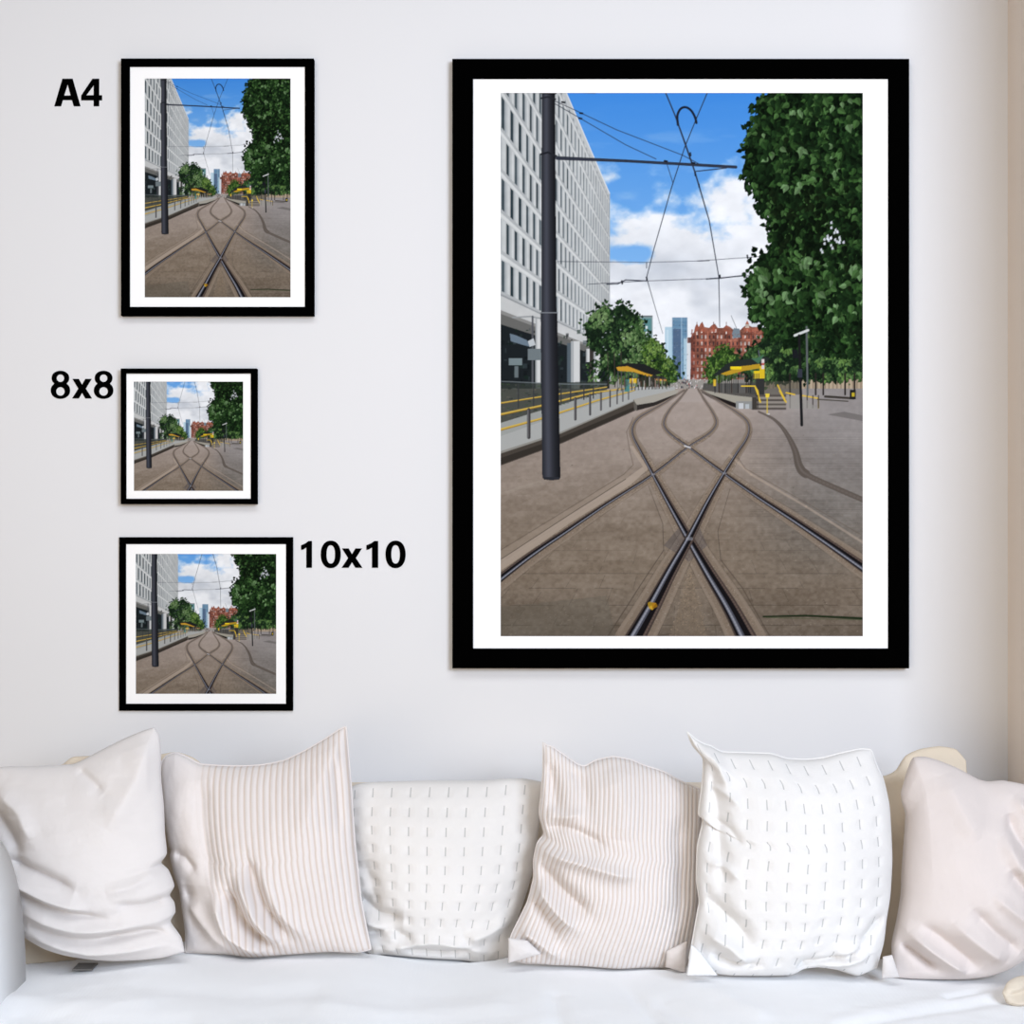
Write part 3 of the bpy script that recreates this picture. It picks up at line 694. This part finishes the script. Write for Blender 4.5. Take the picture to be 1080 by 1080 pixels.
# ------------------------------------------------------------------ sofa and cushions
LINEN1 = fabric('white_linen', (.72, .69, .68), 1100, .12)
LINEN6 = fabric('blush_linen', (.71, .645, .62), 1000, .12)
RIB2 = fabric('ribbed_cotton', (.735, .69, .675), 900, .08, .03, rib=32, stripe=(.58, .49, .43), plain=(.20, .30))
RIB4 = fabric('fine_ribbed_cotton', (.76, .72, .705), 900, .08, .03, rib=38, stripe=(.58, .49, .43))
TUFT3 = fabric('tufted_cotton', (.745, .725, .705), 900, .1, .03, stitch=(10.5, 10), stripe=(.47, .46, .45))
TUFT5 = fabric('white_tufted_cotton', (.785, .775, .765), 900, .1, .03, stitch=(10.5, 11.5), stripe=(.49, .49, .49))
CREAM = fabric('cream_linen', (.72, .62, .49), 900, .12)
SLIP = fabric('white_slipcover', (.88, .895, .915), 1500, .08, .015)
TAGM, _, _ = new_mat('grey_care_tag', (.17, .16, .15), .8, .1)
ARMM = fabric('pale_blue_white_slipcover', (.93, .95, .97), 1500, .08, .015)
TAN, _, _ = new_mat('tan_patch', (.60, .36, .18), .7, .2)

def resample(pts, n):
    p = np.array(pts, float)
    if len(p) > 2:
        q = []; e = np.vstack([2 * p[0] - p[1], p, 2 * p[-1] - p[-2]])
        for i in range(1, len(e) - 2):
            for t in np.linspace(0, 1, 8, endpoint=False):
                a, b_, c, d = e[i - 1:i + 3]; cr = .5 * (2 * b_ + (c - a) * t + (2 * a - 5 * b_ + 4 * c - d) * t * t + (3 * b_ - a - 3 * c + d) * t ** 3)
                q.append(.55 * cr + .45 * (b_ * (1 - t) + c * t))
        q.append(p[-1]); p = np.array(q)
    s_ = np.concatenate([[0], np.cumsum(np.hypot(*np.diff(p, axis=0).T))]); u = np.linspace(0, s_[-1], n)
    return np.stack([np.interp(u, s_, p[:, 0]), np.interp(u, s_, p[:, 1])], 1)

def cushion_mesh(name, top, right, bottom, left, d0, lean, yaw, tf, tb, nu, nv, creases=(), wrinkle=.004, wdir=(.05, .02), seed=0, ribs=None, plain=False, tufts=None, corner=.42):
    """a stuffed cushion cover: front and back faces meeting in one seam, laid on a leaning plane in the room"""
    T = resample(top, nu); B = resample(bottom, nu); Lf = resample(left, nv); Rt = resample(right, nv)
    for a in (T, B, Lf, Rt): pass
    TL = (T[0] + Lf[0]) / 2; TR = (T[-1] + Rt[0]) / 2; BL = (B[0] + Lf[-1]) / 2; BR = (B[-1] + Rt[-1]) / 2
    T[0] = Lf[0] = TL; T[-1] = Rt[0] = TR; B[0] = Lf[-1] = BL; B[-1] = Rt[-1] = BR
    u = np.linspace(0, 1, nu)[None, :, None]; v = np.linspace(0, 1, nv)[:, None, None]
    Pp = (1 - v) * T[None] + v * B[None] + (1 - u) * Lf[:, None] + u * Rt[:, None] - ((1 - u) * (1 - v) * TL + u * (1 - v) * TR + (1 - u) * v * BL + u * v * BR)
    px = Pp[..., 0]; py = Pp[..., 1]; U = np.broadcast_to(u[..., 0], px.shape); V = np.broadcast_to(v[..., 0], px.shape)
    ybase = B[:, 1].mean(); H = ybase - T[:, 1].mean(); xc = px.mean(); W = np.ptp(px)
    d = d0 + lean * (ybase - py) / H + yaw * (px - xc) / W
    eu = np.clip(1 - (2 * U - 1) ** 2, 0, 1); ev = np.clip(1 - (2 * V - 1) ** 2, 0, 1)
    prof = (eu ** corner) * (ev ** corner) * (.72 + .28 * eu * ev)
    env = np.clip(np.minimum(eu, ev) * 5, 0, 1)
    disp = np.zeros(px.shape)
    for pts, wd, amp in creases:
        pts = resample(pts, 12); best = np.full(px.shape, 1e9); bt = np.zeros(px.shape)
        for k in range(11):
            a = pts[k]; b_ = pts[k + 1]; e = b_ - a; t = np.clip(((px - a[0]) * e[0] + (py - a[1]) * e[1]) / (e @ e + 1e-9), 0, 1)
            q = np.hypot(px - a[0] - t * e[0], py - a[1] - t * e[1]); m_ = q < best
            best = np.where(m_, q, best); bt = np.where(m_, (k + t) / 11, bt)
        disp += 2.0 * amp * np.exp(-np.abs(best / wd) ** 1.6) * np.clip(np.sin(np.pi * np.clip(bt, .04, .96)) * 1.6, 0, 1)
    disp += (fbm(px * wdir[0] + py * wdir[1] * .3, py * wdir[1] - px * wdir[0] * .25, seed, 4) - .5) * 2 * wrinkle * (1.1 - .55 * eu * ev)
    disp += (fbm(px * .09 + 3, py * .07, seed + 5, 3) - .5) * .0022
    front = tf * prof + disp * env
    if ribs: front = front + .0011 * np.sin(U * ribs * 2 * math.pi) * env * (np.clip((U - .2) / .1, 0, 1) if plain else 1)
    if tufts:
        nc, nr = tufts; ci = np.floor(U * nc); fu = np.abs(U * nc - ci - .5); cv = V * nr; fv = np.abs(cv - np.floor(cv) - .5)
        front = front - .0030 * np.exp(-(fu / .22) ** 2 - (fv / .26) ** 4) * env
    X = (px - 540) * K * d; Z = CZ - (py - 540) * K * d; Y = d - DW
    nvert = nu * nv; f = np.stack([X, Y - front, Z], -1).reshape(-1, 3)
    bk = np.stack([X, Y + tb * prof, Z], -1).reshape(-1, 3)
    idx = np.arange(nvert).reshape(nv, nu); inner = idx[1:-1, 1:-1].ravel()
    mp = idx.copy().ravel(); mp[inner] = nvert + np.arange(len(inner)); bidx = mp.reshape(nv, nu)
    verts = np.vstack([f, bk[inner]])
    q1 = np.stack([idx[1:, :-1], idx[1:, 1:], idx[:-1, 1:], idx[:-1, :-1]], -1).reshape(-1, 4)
    q2 = np.stack([bidx[:-1, :-1], bidx[:-1, 1:], bidx[1:, 1:], bidx[1:, :-1]], -1).reshape(-1, 4)
    q = np.vstack([q1, q2]).astype(np.int32)
    me = bpy.data.meshes.new(name); me.vertices.add(len(verts)); me.vertices.foreach_set('co', verts.astype(np.float32).ravel())
    nf = len(q); me.loops.add(nf * 4); me.loops.foreach_set('vertex_index', q.ravel()); me.polygons.add(nf)
    me.polygons.foreach_set('loop_start', np.arange(0, nf * 4, 4, dtype=np.int32)); me.polygons.foreach_set('loop_total', np.full(nf, 4, np.int32)); me.update(calc_edges=True)
    me.polygons.foreach_set('use_smooth', [True] * nf)
    uvall = np.stack([U.ravel(), V.ravel()], 1); vid = np.concatenate([np.arange(nvert), inner]); vid = vid if len(vid) == len(verts) else vid
    uvl = me.uv_layers.new(name='UVMap'); uvl.data.foreach_set('uv', uvall[vid][q.ravel()].astype(np.float32).ravel())
    rim = np.concatenate([idx[0, :], idx[1:, -1], idx[-1, -2::-1], idx[-2:0:-1, 0]])
    return me, f, rim, (px, py, f)

def tube(name, pts, r, closed=False, ns=8, seed=None):
    p = np.array(pts, float); n = len(p); vs_ = []; fs = []
    for i in range(n):
        a = p[(i - 1) % n if closed else max(0, i - 1)]; b_ = p[(i + 1) % n if closed else min(n - 1, i + 1)]
        t = b_ - a; t /= np.linalg.norm(t) + 1e-9; s_ = np.cross(t, [0, 1, 0]); s_ /= np.linalg.norm(s_) + 1e-9; w_ = np.cross(s_, t)
        rr = r[i] if hasattr(r, '__len__') else r
        for k in range(ns):
            an = 2 * math.pi * k / ns; vs_.append(p[i] + rr * (math.cos(an) * s_ + math.sin(an) * w_))
    for i in range(n if closed else n - 1):
        j = (i + 1) % n
        for k in range(ns): fs.append((i * ns + k, i * ns + (k + 1) % ns, j * ns + (k + 1) % ns, j * ns + k))
    if not closed: fs += [tuple(range(ns))[::-1], tuple((n - 1) * ns + k for k in range(ns))]
    return mesh_from(name, vs_, fs, True)

def flap(name, pts, d, t=.012, yaw=0.0):
    """small stuffed corner of cloth with the given outline (four sides from four corner runs)"""
    a, b_, c, e = pts
    me, *_ = cushion_mesh(name, [a, b_], [b_, c], [e, c], [a, e], d, 0.0, yaw, t, t, 26, 26, (), .0015, (.2, .2), 5); ALLV.append(np.array([v.co[:] for v in me.vertices]))
    return me

ALLV = []
def cushion(label, mat, group='throw pillows along the sofa', piping=None, name='throw_pillow', **kw):
    me, f, rim, g = cushion_mesh('cover', **kw)
    px = np.array([p[0] for p in kw['bottom']]).mean(); py = np.array([p[1] for p in kw['bottom']]).mean()
    t = thing(name, label, 'cushion', at(px, py, kw['d0']), group)
    link('cover', me, mat, t); vv = np.zeros(len(me.vertices) * 3, np.float32); me.vertices.foreach_get('co', vv); ALLV.append(vv.reshape(-1, 3))
    if piping:
        pts = f[rim][::2]; pip = tube('piping', pts, piping, True); link('piping', pip, mat, t); ALLV.append(np.array([v.co[:] for v in pip.vertices]))
    return t

D1, D2, D3, D4, D5, D6 = 3.44, 3.50, 3.56, 3.45, 3.345, 3.37
N = 210
c1 = cushion('smooth white linen pillow at the left end, against the sofa arm', LINEN1,
    top=[(-14, 819), (0, 809), (40, 808), (75, 806), (84, 803), (107, 791), (131, 779), (150, 771), (163, 767)],
    right=[(163, 767), (168, 776), (170, 790), (170, 820), (173, 851), (174, 878), (176, 900), (170, 910), (178, 918), (184, 934), (179, 944), (184, 952), (185, 962), (180, 972), (191, 988), (195, 1004)],
    bottom=[(20, 984), (34, 993), (50, 1001), (70, 1007), (95, 1011), (122, 1013), (150, 1012), (172, 1010), (195, 1004)],
    left=[(-14, 819), (-10, 850), (-2, 885), (6, 915), (12, 945), (16, 968), (20, 984)],
    d0=D1, lean=.10, yaw=-.04, tf=.105, tb=.05, nu=N, nv=N, seed=3, wrinkle=.006, wdir=(.012, .035),
    creases=[([(8, 900), (50, 912), (95, 930)], 7, -.014), ([(6, 918), (60, 938), (110, 952)], 6, .010), ([(14, 930), (60, 948), (130, 962)], 6, -.010),
             ([(26, 955), (90, 972), (170, 968)], 6, .008), ([(30, 970), (90, 984), (180, 978)], 6, -.009), ([(34, 982), (100, 1000), (180, 992)], 5, .007),
             ([(-6, 850), (20, 880), (30, 900)], 10, -.014), ([(0, 830), (30, 850), (45, 880)], 9, .008), ([(82, 806), (105, 822), (118, 832)], 6, -.006),
             ([(178, 905), (150, 925), (120, 930)], 7, .006), ([(183, 945), (155, 948), (130, 945)], 5, -.007), ([(162, 772), (150, 820), (120, 870)], 14, .010), ([(186, 985), (150, 975), (110, 985)], 5, -.006)])
tag = mesh_from('t', *[[], []]); bpy.data.meshes.remove(tag)

c2 = cushion('blush ribbed pillow with right corner pulled up, second from the left', RIB2, piping=.0022,
    top=[(171, 803), (176, 797), (186, 794), (198, 799), (212, 806), (245, 808), (275, 807), (300, 802), (323, 791), (345, 778), (357, 770), (365, 766)],
    right=[(365, 766), (367, 790), (370, 826), (372, 857), (374, 887), (377, 915), (381, 951), (387, 982), (391, 1001)],
    bottom=[(196, 1004), (220, 1005), (242, 1006), (266, 1009), (303, 1006), (345, 1003), (376, 1004), (391, 1001)],
    left=[(171, 803), (170, 822), (173, 857), (178, 887), (181, 897), (180, 903), (184, 921), (190, 939), (193, 961), (196, 982), (196, 1004)],
    d0=D2, lean=.11, yaw=-.06, tf=.105, tb=.035, nu=300, nv=N, seed=8, wrinkle=.005, wdir=(.03, .014), ribs=32, plain=True,
    creases=[([(232, 930), (245, 975), (285, 1003)], 8, .018), ([(246, 925), (262, 965), (290, 995)], 6, -.016), ([(258, 905), (275, 955), (300, 990)], 7, .016), ([(266, 890), (284, 945), (310, 985)], 6, -.014), ([(282, 900), (300, 950), (330, 985)], 8, .008),
             ([(214, 815), (222, 870), (230, 930)], 12, -.010), ([(196, 940), (215, 965), (250, 1000)], 8, .010), ([(200, 925), (205, 960), (225, 990)], 8, -.008), ([(355, 790), (358, 830), (362, 880)], 6, -.006), ([(362, 772), (340, 820), (320, 880)], 14, .008), ([(186, 897), (200, 900), (212, 915)], 5, -.007)])

c3 = cushion('low white stitch-tufted pillow, third from the left, tucked behind two ribbed ones', TUFT3,
    top=[(366, 832), (376, 827), (390, 825), (414, 824), (452, 823), (490, 823), (511, 823), (533, 821), (552, 821), (574, 825)],
    right=[(574, 825), (571, 850), (568, 878), (562, 919), (556, 940), (549, 962), (542, 983), (540, 1012)],
    bottom=[(386, 1003), (396, 1008), (404, 1006), (430, 1008), (457, 1010), (490, 1012), (508, 1016), (519, 1014), (540, 1012)],
    left=[(366, 832), (366, 870), (370, 905), (376, 950), (382, 985), (386, 1003)],
    d0=D3, lean=.10, yaw=.02, tf=.10, tb=.04, nu=N, nv=N, seed=14, wrinkle=.004, wdir=(.02, .03), tufts=(10.5, 10), corner=.38,
    creases=[([(376, 940), (400, 958), (430, 962)], 8, -.016), ([(382, 962), (405, 975), (425, 980)], 7, .010), ([(384, 982), (415, 975), (440, 990)], 6, -.012), ([(400, 1000), (460, 985), (520, 1000)], 6, .010), ([(420, 995), (470, 1000), (510, 990)], 5, -.008), ([(540, 960), (520, 975), (490, 985)], 8, .010), ([(385, 900), (395, 930), (400, 955)], 10, -.008)])

c4 = cushion('white ribbed pillow with a creased left side, fourth from the left', RIB4, piping=.0022,
    top=[(573, 783), (577, 786), (583, 788), (596, 797), (609, 806), (617, 808), (628, 802), (646, 798), (664, 801), (679, 807), (700, 814), (718, 824), (740, 833)],
    right=[(740, 833), (739, 864), (737, 908), (736, 952), (732, 980), (729, 1000), (725, 1018)],
    bottom=[(537, 1010), (552, 1015), (571, 1016), (584, 1017), (614, 1018), (652, 1021), (676, 1020), (702, 1020), (725, 1018)],
    left=[(573, 783), (573, 813), (571, 837), (569, 858), (574, 879), (567, 889), (563, 908), (563, 926), (557, 950), (549, 967), (539, 988), (537, 1010)],
    d0=D4, lean=.12, yaw=.02, tf=.105, tb=.05, nu=300, nv=N, seed=21, wrinkle=.005, wdir=(.02, .02), ribs=38,
    creases=[([(572, 870), (600, 868), (640, 885)], 6, -.010), ([(568, 893), (610, 900), (670, 915)], 7, .014), ([(566, 905), (590, 930), (622, 958)], 9, -.018), ([(562, 925), (582, 950), (608, 972)], 7, .014), ([(556, 948), (570, 955), (590, 985)], 8, -.014), ([(545, 975), (565, 985), (590, 1005)], 6, .010),
             ([(576, 800), (584, 830), (588, 860)], 9, -.012), ([(574, 850), (595, 855), (615, 850)], 6, .007), ([(640, 805), (655, 840), (650, 880)], 20, .010), ([(600, 800), (615, 830), (620, 860)], 8, -.006), ([(712, 850), (715, 900), (714, 980)], 10, -.010)])
o = link('corner_tuck', flap('corner_tuck', [(536, 989), (556, 992), (571, 1006), (536, 1016)], D4 - .05, .012), LINEN1, c4)
o = link('corner_tuck', flap('corner_tuck', [(703, 1003), (725, 992), (723, 1026), (702, 1020)], D4 - .045, .012), RIB4, c4)

c5 = cushion('bright white stitch-tufted pillow with a pointed left ear, fifth from the left', TUFT5, piping=.0024,
    top=[(725, 772), (733, 779), (741, 784), (750, 787), (762, 793), (789, 794), (813, 795), (830, 800), (851, 801), (869, 799), (884, 795), (907, 790), (919, 791)],
    right=[(919, 791), (924, 806), (931, 822), (937, 849), (939, 879), (940, 908), (938, 944), (934, 970), (931, 994), (924, 1020)],
    bottom=[(727, 1012), (742, 1022), (756, 1026), (774, 1028), (804, 1028), (833, 1027), (846, 1021), (862, 1019), (884, 1022), (904, 1028), (924, 1020)],
    left=[(725, 772), (731, 786), (742, 800), (741, 825), (737, 858), (742, 864), (736, 893), (735, 926), (738, 950), (736, 962), (732, 985), (727, 1012)],
    d0=D5, lean=.12, yaw=.01, tf=.105, tb=.05, nu=240, nv=N, seed=29, wrinkle=.005, wdir=(.025, .03), tufts=(10.5, 11.5), corner=.38,
    creases=[([(748, 800), (756, 860), (758, 940)], 8, -.010), ([(742, 940), (770, 965), (790, 990)], 8, -.014), ([(736, 975), (765, 990), (790, 1015)], 7, .012), ([(745, 1000), (770, 1010), (800, 1012)], 5, -.009), ([(835, 1018), (850, 1008), (890, 1002)], 6, -.014), ([(840, 1008), (880, 1000), (915, 985)], 6, .010), ([(855, 1016), (885, 1012), (915, 1000)], 5, .010), ([(735, 780), (752, 800), (765, 830)], 7, .010),
             ([(895, 1000), (915, 975), (930, 960)], 6, -.010), ([(745, 825), (762, 832), (775, 845)], 5, .006), ([(745, 860), (765, 868), (778, 885)], 5, -.006), ([(745, 905), (762, 908), (775, 920)], 5, .006)])
link('corner_tuck', flap('corner_tuck', [(729, 996), (738, 1004), (757, 1029), (724, 1029)], D5 - .055, .012), SLIP, c5)

c6 = cushion('blush pink smooth linen pillow at the right end', LINEN6,
    top=[(950, 836), (957, 812), (963, 799), (976, 798), (990, 802), (1010, 810), (1030, 821), (1041, 824), (1058, 823), (1080, 827), (1104, 832)],
    right=[(1104, 832), (1105, 870), (1104, 930), (1098, 980), (1086, 1008)],
    bottom=[(942, 1031), (969, 1032), (1013, 1032), (1040, 1029), (1062, 1022), (1086, 1008)],
    left=[(950, 836), (951, 846), (955, 861), (953, 893), (951, 920), (950, 944), (945, 973), (940, 997), (942, 1031)],
    d0=D6, lean=.12, yaw=-.02, tf=.105, tb=.05, nu=N, nv=N, seed=37, wrinkle=.005, wdir=(.02, .02),
    creases=[([(950, 975), (975, 995), (1015, 1022)], 6, .014), ([(946, 990), (965, 1003), (985, 1018)], 5, -.014), ([(962, 965), (990, 985), (1030, 1018)], 7, -.010), ([(990, 960), (1020, 985), (1055, 1010)], 8, .010), ([(1010, 945), (1040, 975), (1072, 1000)], 7, -.009), ([(1055, 850), (1065, 880), (1090, 910)], 8, -.014), ([(1045, 870), (1062, 905), (1095, 935)], 9, .010), ([(1050, 905), (1070, 930), (1096, 950)], 7, -.010), ([(1030, 930), (1060, 955), (1090, 975)], 7, .008), ([(1062, 835), (1075, 850), (1100, 860)], 6, .008), ([(990, 810), (1000, 840), (1020, 880)], 14, .008)])
link('corner_tuck', flap('corner_tuck', [(931, 1009), (941, 1007), (949, 1031), (930, 1032)], D6 - .06, .010), LINEN1, c6)

# two cream cushions standing behind, seen only in the gaps
rA = cushion('cream linen back cushion behind the two leftmost pillows', CREAM, 'cream back cushions', None, 'back_cushion',
    top=[(-4, 824), (40, 816), (66, 806), (78, 798), (120, 797), (165, 796), (186, 793), (204, 799), (218, 810)],
    right=[(218, 810), (216, 880), (214, 950), (212, 1006)], bottom=[(10, 1018), (60, 1019), (110, 1017), (212, 1006)], left=[(-4, 824), (0, 880), (6, 960), (10, 1018)],
    d0=3.585, lean=.07, yaw=.10, tf=.03, tb=.05, nu=120, nv=120, seed=41, wrinkle=.004)
rB = cushion('cream linen back cushion showing between the two rightmost pillows', CREAM, 'cream back cushions', None, 'back_cushion',
    top=[(850, 822), (900, 820), (933, 818), (945, 812), (955, 797), (970, 790), (990, 787), (1008, 790), (1019, 802)],
    right=[(1019, 802), (1024, 880), (1028, 960), (1028, 1014)], bottom=[(866, 1012), (920, 1014), (980, 1014), (1028, 1014)], left=[(850, 822), (856, 900), (862, 970), (866, 1012)],
    d0=3.55, lean=.10, yaw=0, tf=.035, tb=.05, nu=120, nv=120, seed=43, wrinkle=.004)

# --- the sofa
sofa = thing('sofa', 'white slipcovered sofa under the pictures, loaded with pillows', 'sofa', (0.03, -.6, 0))
SX = [(-70, 1022, 3.5), (30, 1019, 3.5), (80, 1018.5, 3.5), (125, 1015, 3.46), (171, 1012, 3.44), (200, 1007, D2), (290, 1007, D2), (390, 1006, D2), (460, 1012, D3), (560, 1018, D4), (660, 1022, D4), (750, 1029, D5), (850, 1030, D5), (960, 1033, D6), (1080, 1034, D6), (1140, 1034, D6)]
sxw = [at(a_, b2, c_)[0] for a_, b2, c_ in SX]; szw = [at(a_, b2, c_)[2] for a_, b2, c_ in SX]
def seat_z(x): return np.interp(x, sxw, szw)
nx, ny = 300, 130
xs = np.linspace(-1.08, 1.15, nx); ds = np.linspace(2.86, 3.74, ny)
gx, gd = np.meshgrid(xs, ds)
gz = np.zeros_like(gx); sm = np.array([np.mean(seat_z(x_ + np.linspace(-.06, .06, 9))) for x_ in xs])
gz[:] = sm[None] - .001
front = np.clip((2.98 - gd) / .12, 0, 1); gz -= .05 * front ** 2
gpx = 540 + gx / (K * gd); gpy = 540 + (CZ - gz) / (K * gd)
fold = np.zeros_like(gx)
for pts, wd, amp in (([(640, 1024), (665, 1045), (690, 1075)], 9, -.006), ([(725, 1036), (760, 1052), (800, 1070)], 12, .006), ([(585, 1050), (590, 1070), (588, 1085)], 10, -.006), ([(880, 1076), (960, 1060), (1040, 1050)], 9, .004), ([(890, 1083), (970, 1069), (1062, 1056)], 6, -.005), ([(1000, 1052), (1035, 1046), (1060, 1036)], 5, -.009),
                     ([(0, 1050), (60, 1060), (150, 1058)], 12, .006), ([(150, 1040), (260, 1050), (330, 1046)], 12, -.005), ([(340, 1060), (430, 1070), (520, 1062)], 14, .005), ([(20, 1072), (100, 1080), (200, 1078)], 12, -.006), ([(700, 1060), (740, 1080), (760, 1090)], 10, -.005)):
    pts = resample(pts, 10); best = np.full(gx.shape, 1e9)
    for k in range(9):
        a = pts[k]; e = pts[k + 1] - a; t_ = np.clip(((gpx - a[0]) * e[0] + (gpy - a[1]) * e[1]) / (e @ e), 0, 1)
        best = np.minimum(best, np.hypot(gpx - a[0] - t_ * e[0], (gpy - a[1] - t_ * e[1]) * 1.6))
    fold += amp * np.exp(-(best / wd) ** 2)
open_ = np.clip((3.38 - gd) / .12, 0, 1)
gz += fold * open_ + (fbm(gx * 7, gd * 9, 51, 4) - .5) * .008 * open_
pressed = np.full(gz.shape, 9.0)          # the soft seat gives way under each cushion
cv_ = np.vstack(ALLV); cv_ = cv_[cv_[:, 2] < .58]
ci = (cv_[:, 0] - xs[0]) / (xs[1] - xs[0]); cj = (cv_[:, 1] + DW - ds[0]) / (ds[1] - ds[0])
for oi in (-1, 0, 1, 2):
    for oj in (-1, 0, 1, 2):
        a = np.floor(ci).astype(int) + oi; b_ = np.floor(cj).astype(int) + oj; ok = (a >= 0) & (a < nx) & (b_ >= 0) & (b_ < ny)
        np.minimum.at(pressed, (b_[ok], a[ok]), cv_[ok, 2] - .0015)
gz = np.minimum(gz, pressed)
verts = np.stack([gx, gd - DW, gz], -1).reshape(-1, 3)
nb = len(verts); low = verts.copy(); zb = .27; low[:, 2] = zb
idx = np.arange(nb).reshape(ny, nx)
faces = np.stack([idx[:-1, :-1], idx[:-1, 1:], idx[1:, 1:], idx[1:, :-1]], -1).reshape(-1, 4).tolist()
rim = np.concatenate([idx[0, :], idx[1:, -1], idx[-1, -2::-1], idx[-2:0:-1, 0]])
lowv = verts[rim].copy(); lowv[:, 2] = zb
allv = np.vstack([verts, lowv]); m_ = len(rim)
for k in range(m_):
    j = (k + 1) % m_; faces.append([rim[k], nb + k, nb + j, rim[j]])
faces.append([nb + k for k in range(m_)][::-1])
me = mesh_from('seat_cushion', allv, faces, True)
uvl = me.uv_layers.new(name='UVMap'); vid = np.array([l.vertex_index for l in me.loops]); uvl.data.foreach_set('uv', np.stack([(allv[vid, 0] + 1.1) / 2.2, (allv[vid, 1] + 1.2)], 1).astype(np.float32).ravel())
link('seat_cushion', me, SLIP, sofa)
a = at(80, 1020, 3.455)[0]; b_ = at(101, 1020, 3.455)[0]      # the care tag lies on the seat in front of the left pillow
zt = gz[(gx > a - .01) & (gx < b_ + .01) & (gd > 3.41) & (gd < 3.485)].max() + .0006
bm = bmesh.new(); box(bm, a, b_, 3.425 - DW, 3.475 - DW, zt, zt + .003, .001, 2); o = link('care_tag', bm_mesh(bm, 'care_tag'), TAGM, c1); o['label'] = 'dark grey care tag'
bm = bmesh.new(); box(bm, -1.22, 1.19, -1.10, -.06, .06, .268, .02); link('base', bm_mesh(bm, 'base', True), SLIP, sofa)
bz = at(0, 824, 3.95)[2]
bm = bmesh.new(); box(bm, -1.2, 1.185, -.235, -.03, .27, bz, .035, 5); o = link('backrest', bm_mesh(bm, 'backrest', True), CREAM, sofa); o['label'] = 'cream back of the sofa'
WOOD, _, _ = new_mat('dark_wood_foot', (.12, .07, .04), .5, .3)
for x_ in (-1.12, 1.1):
    for y_ in (-1.02, -.14):
        bm = bmesh.new(); r_c = bmesh.ops.create_cone(bm, segments=20, radius1=.018, radius2=.028, depth=.062, cap_ends=True)
        bmesh.ops.translate(bm, verts=bm.verts, vec=(x_, y_, .031)); link('foot', bm_mesh(bm, 'foot'), WOOD, sofa)
# arms: rounded section swept towards the front
prof_px = [(-120, 1085), (-120, 905), (-108, 880), (-85, 866), (-55, 860), (-30, 865), (-12, 876), (0, 885), (8, 895), (14, 910), (19, 928), (23, 950), (26, 980), (28, 1012), (28, 1040), (28, 1085)]
def arm(name, mirror):
    sec = resample(prof_px, 60); base = np.array([at(a_, b2, 3.40) for a_, b2 in sec]); vs_ = []; fs = []
    stations = [(2.90, 0, .93), (2.905, 0, .985), (2.93, 0, 1), (3.1, 0, 1), (3.395, 0, 1)]
    cx_, cz_ = base[:, 0].mean(), .62
    for d_, off, sc_ in stations:
        for p in base:
            xx = cx_ + (p[0] - cx_) * sc_ + off; zz = max(.25, p[2]); zz = zz if sc_ == 1 else .3 + (zz - .3) * sc_
            vs_.append(((xx if not mirror else -xx * .985 + mirror), d_ - DW, zz))
    n = len(base)
    for i in range(len(stations) - 1):
        for k in range(n):
            j = (k + 1) % n; fs.append((i * n + k, i * n + j, (i + 1) * n + j, (i + 1) * n + k))
    fs += [tuple(range(n)), tuple((len(stations) - 1) * n + k for k in range(n))[::-1]]
    me = mesh_from(name, vs_, fs, True); bm = bmesh.new(); bm.from_mesh(me); bmesh.ops.recalc_face_normals(bm, faces=bm.faces); bm.to_mesh(me); bm.free()
    return me
armo = link('arm', arm('arm', 0), ARMM, sofa); armo['label'] = 'cool white rounded left arm'
# bunched end of the slipcover at the right
fm, *_ = cushion_mesh('slipcover_fold', [(1057, 1047), (1063, 1036), (1074, 1030), (1104, 1024)], [(1104, 1024), (1106, 1062)], [(1061, 1058), (1080, 1064), (1106, 1062)], [(1057, 1047), (1061, 1058)],
    3.22, .02, .05, .03, .02, 50, 50, [([(1060, 1050), (1075, 1044), (1095, 1036)], 4, -.007), ([(1062, 1056), (1080, 1052), (1100, 1048)], 4, .005)], .003, (.1, .2), 5)
o = link('slipcover_fold', fm, fabric('cream_slipcover_lining', (.70, .62, .51), 900, .1), sofa); o['label'] = 'bunched cream corner of the slipcover'
AMB, KEY, FILL, TOP = 0.12, 222, 66, 56
# ------------------------------------------------------------------ light and camera
w = bpy.data.worlds.new('daylight'); SC.world = w; w.use_nodes = True
bg = w.node_tree.nodes['Background']; bg.inputs[0].default_value = (1, .8, .6, 1); bg.inputs[1].default_value = AMB
def area(name, loc, tgt, sx, sy, power, col):
    l = bpy.data.lights.new(name, 'AREA'); l.shape = 'RECTANGLE'; l.size = sx; l.size_y = sy; l.energy = power; l.color = col
    o = bpy.data.objects.new(name, l); C.objects.link(o); o.location = loc
    o.rotation_euler = (Vector(tgt) - Vector(loc)).to_track_quat('-Z', 'Y').to_euler(); return o
from mathutils import Vector
area('window_light', (2.3, -5.4, 2.75), (0, 0, 1.1), 2.0, 2.0, KEY, (.84, .945, 1.11))
area('warm_fill_light', (-1.7, -5.2, .9), (0, 0, 1.0), 3.2, 1.8, FILL, (1, .84, .64))  # added warm fill from low left, tints the shaded sides; no door there
area('overhead_fill_light', (-.3, -2.5, 3.6), (-.3, -2.4, 0), 3.0, 1.4, TOP, (.96, .98, 1.02))  # added overhead fill that brightens the seat and lower wall; no roof opening
cam = bpy.data.cameras.new('camera'); co = bpy.data.objects.new('camera', cam); C.objects.link(co)
co.location = (0, -DW, CZ); co.rotation_euler = (math.pi / 2, 0, 0); cam.sensor_width = 36; cam.lens = 36 / .625; cam.clip_start = .05
SC.camera = co
vs = SC.view_settings; vs.view_transform = 'Standard'; vs.look = 'None'; vs.exposure = .07; vs.gamma = 1; vs.use_curve_mapping = False
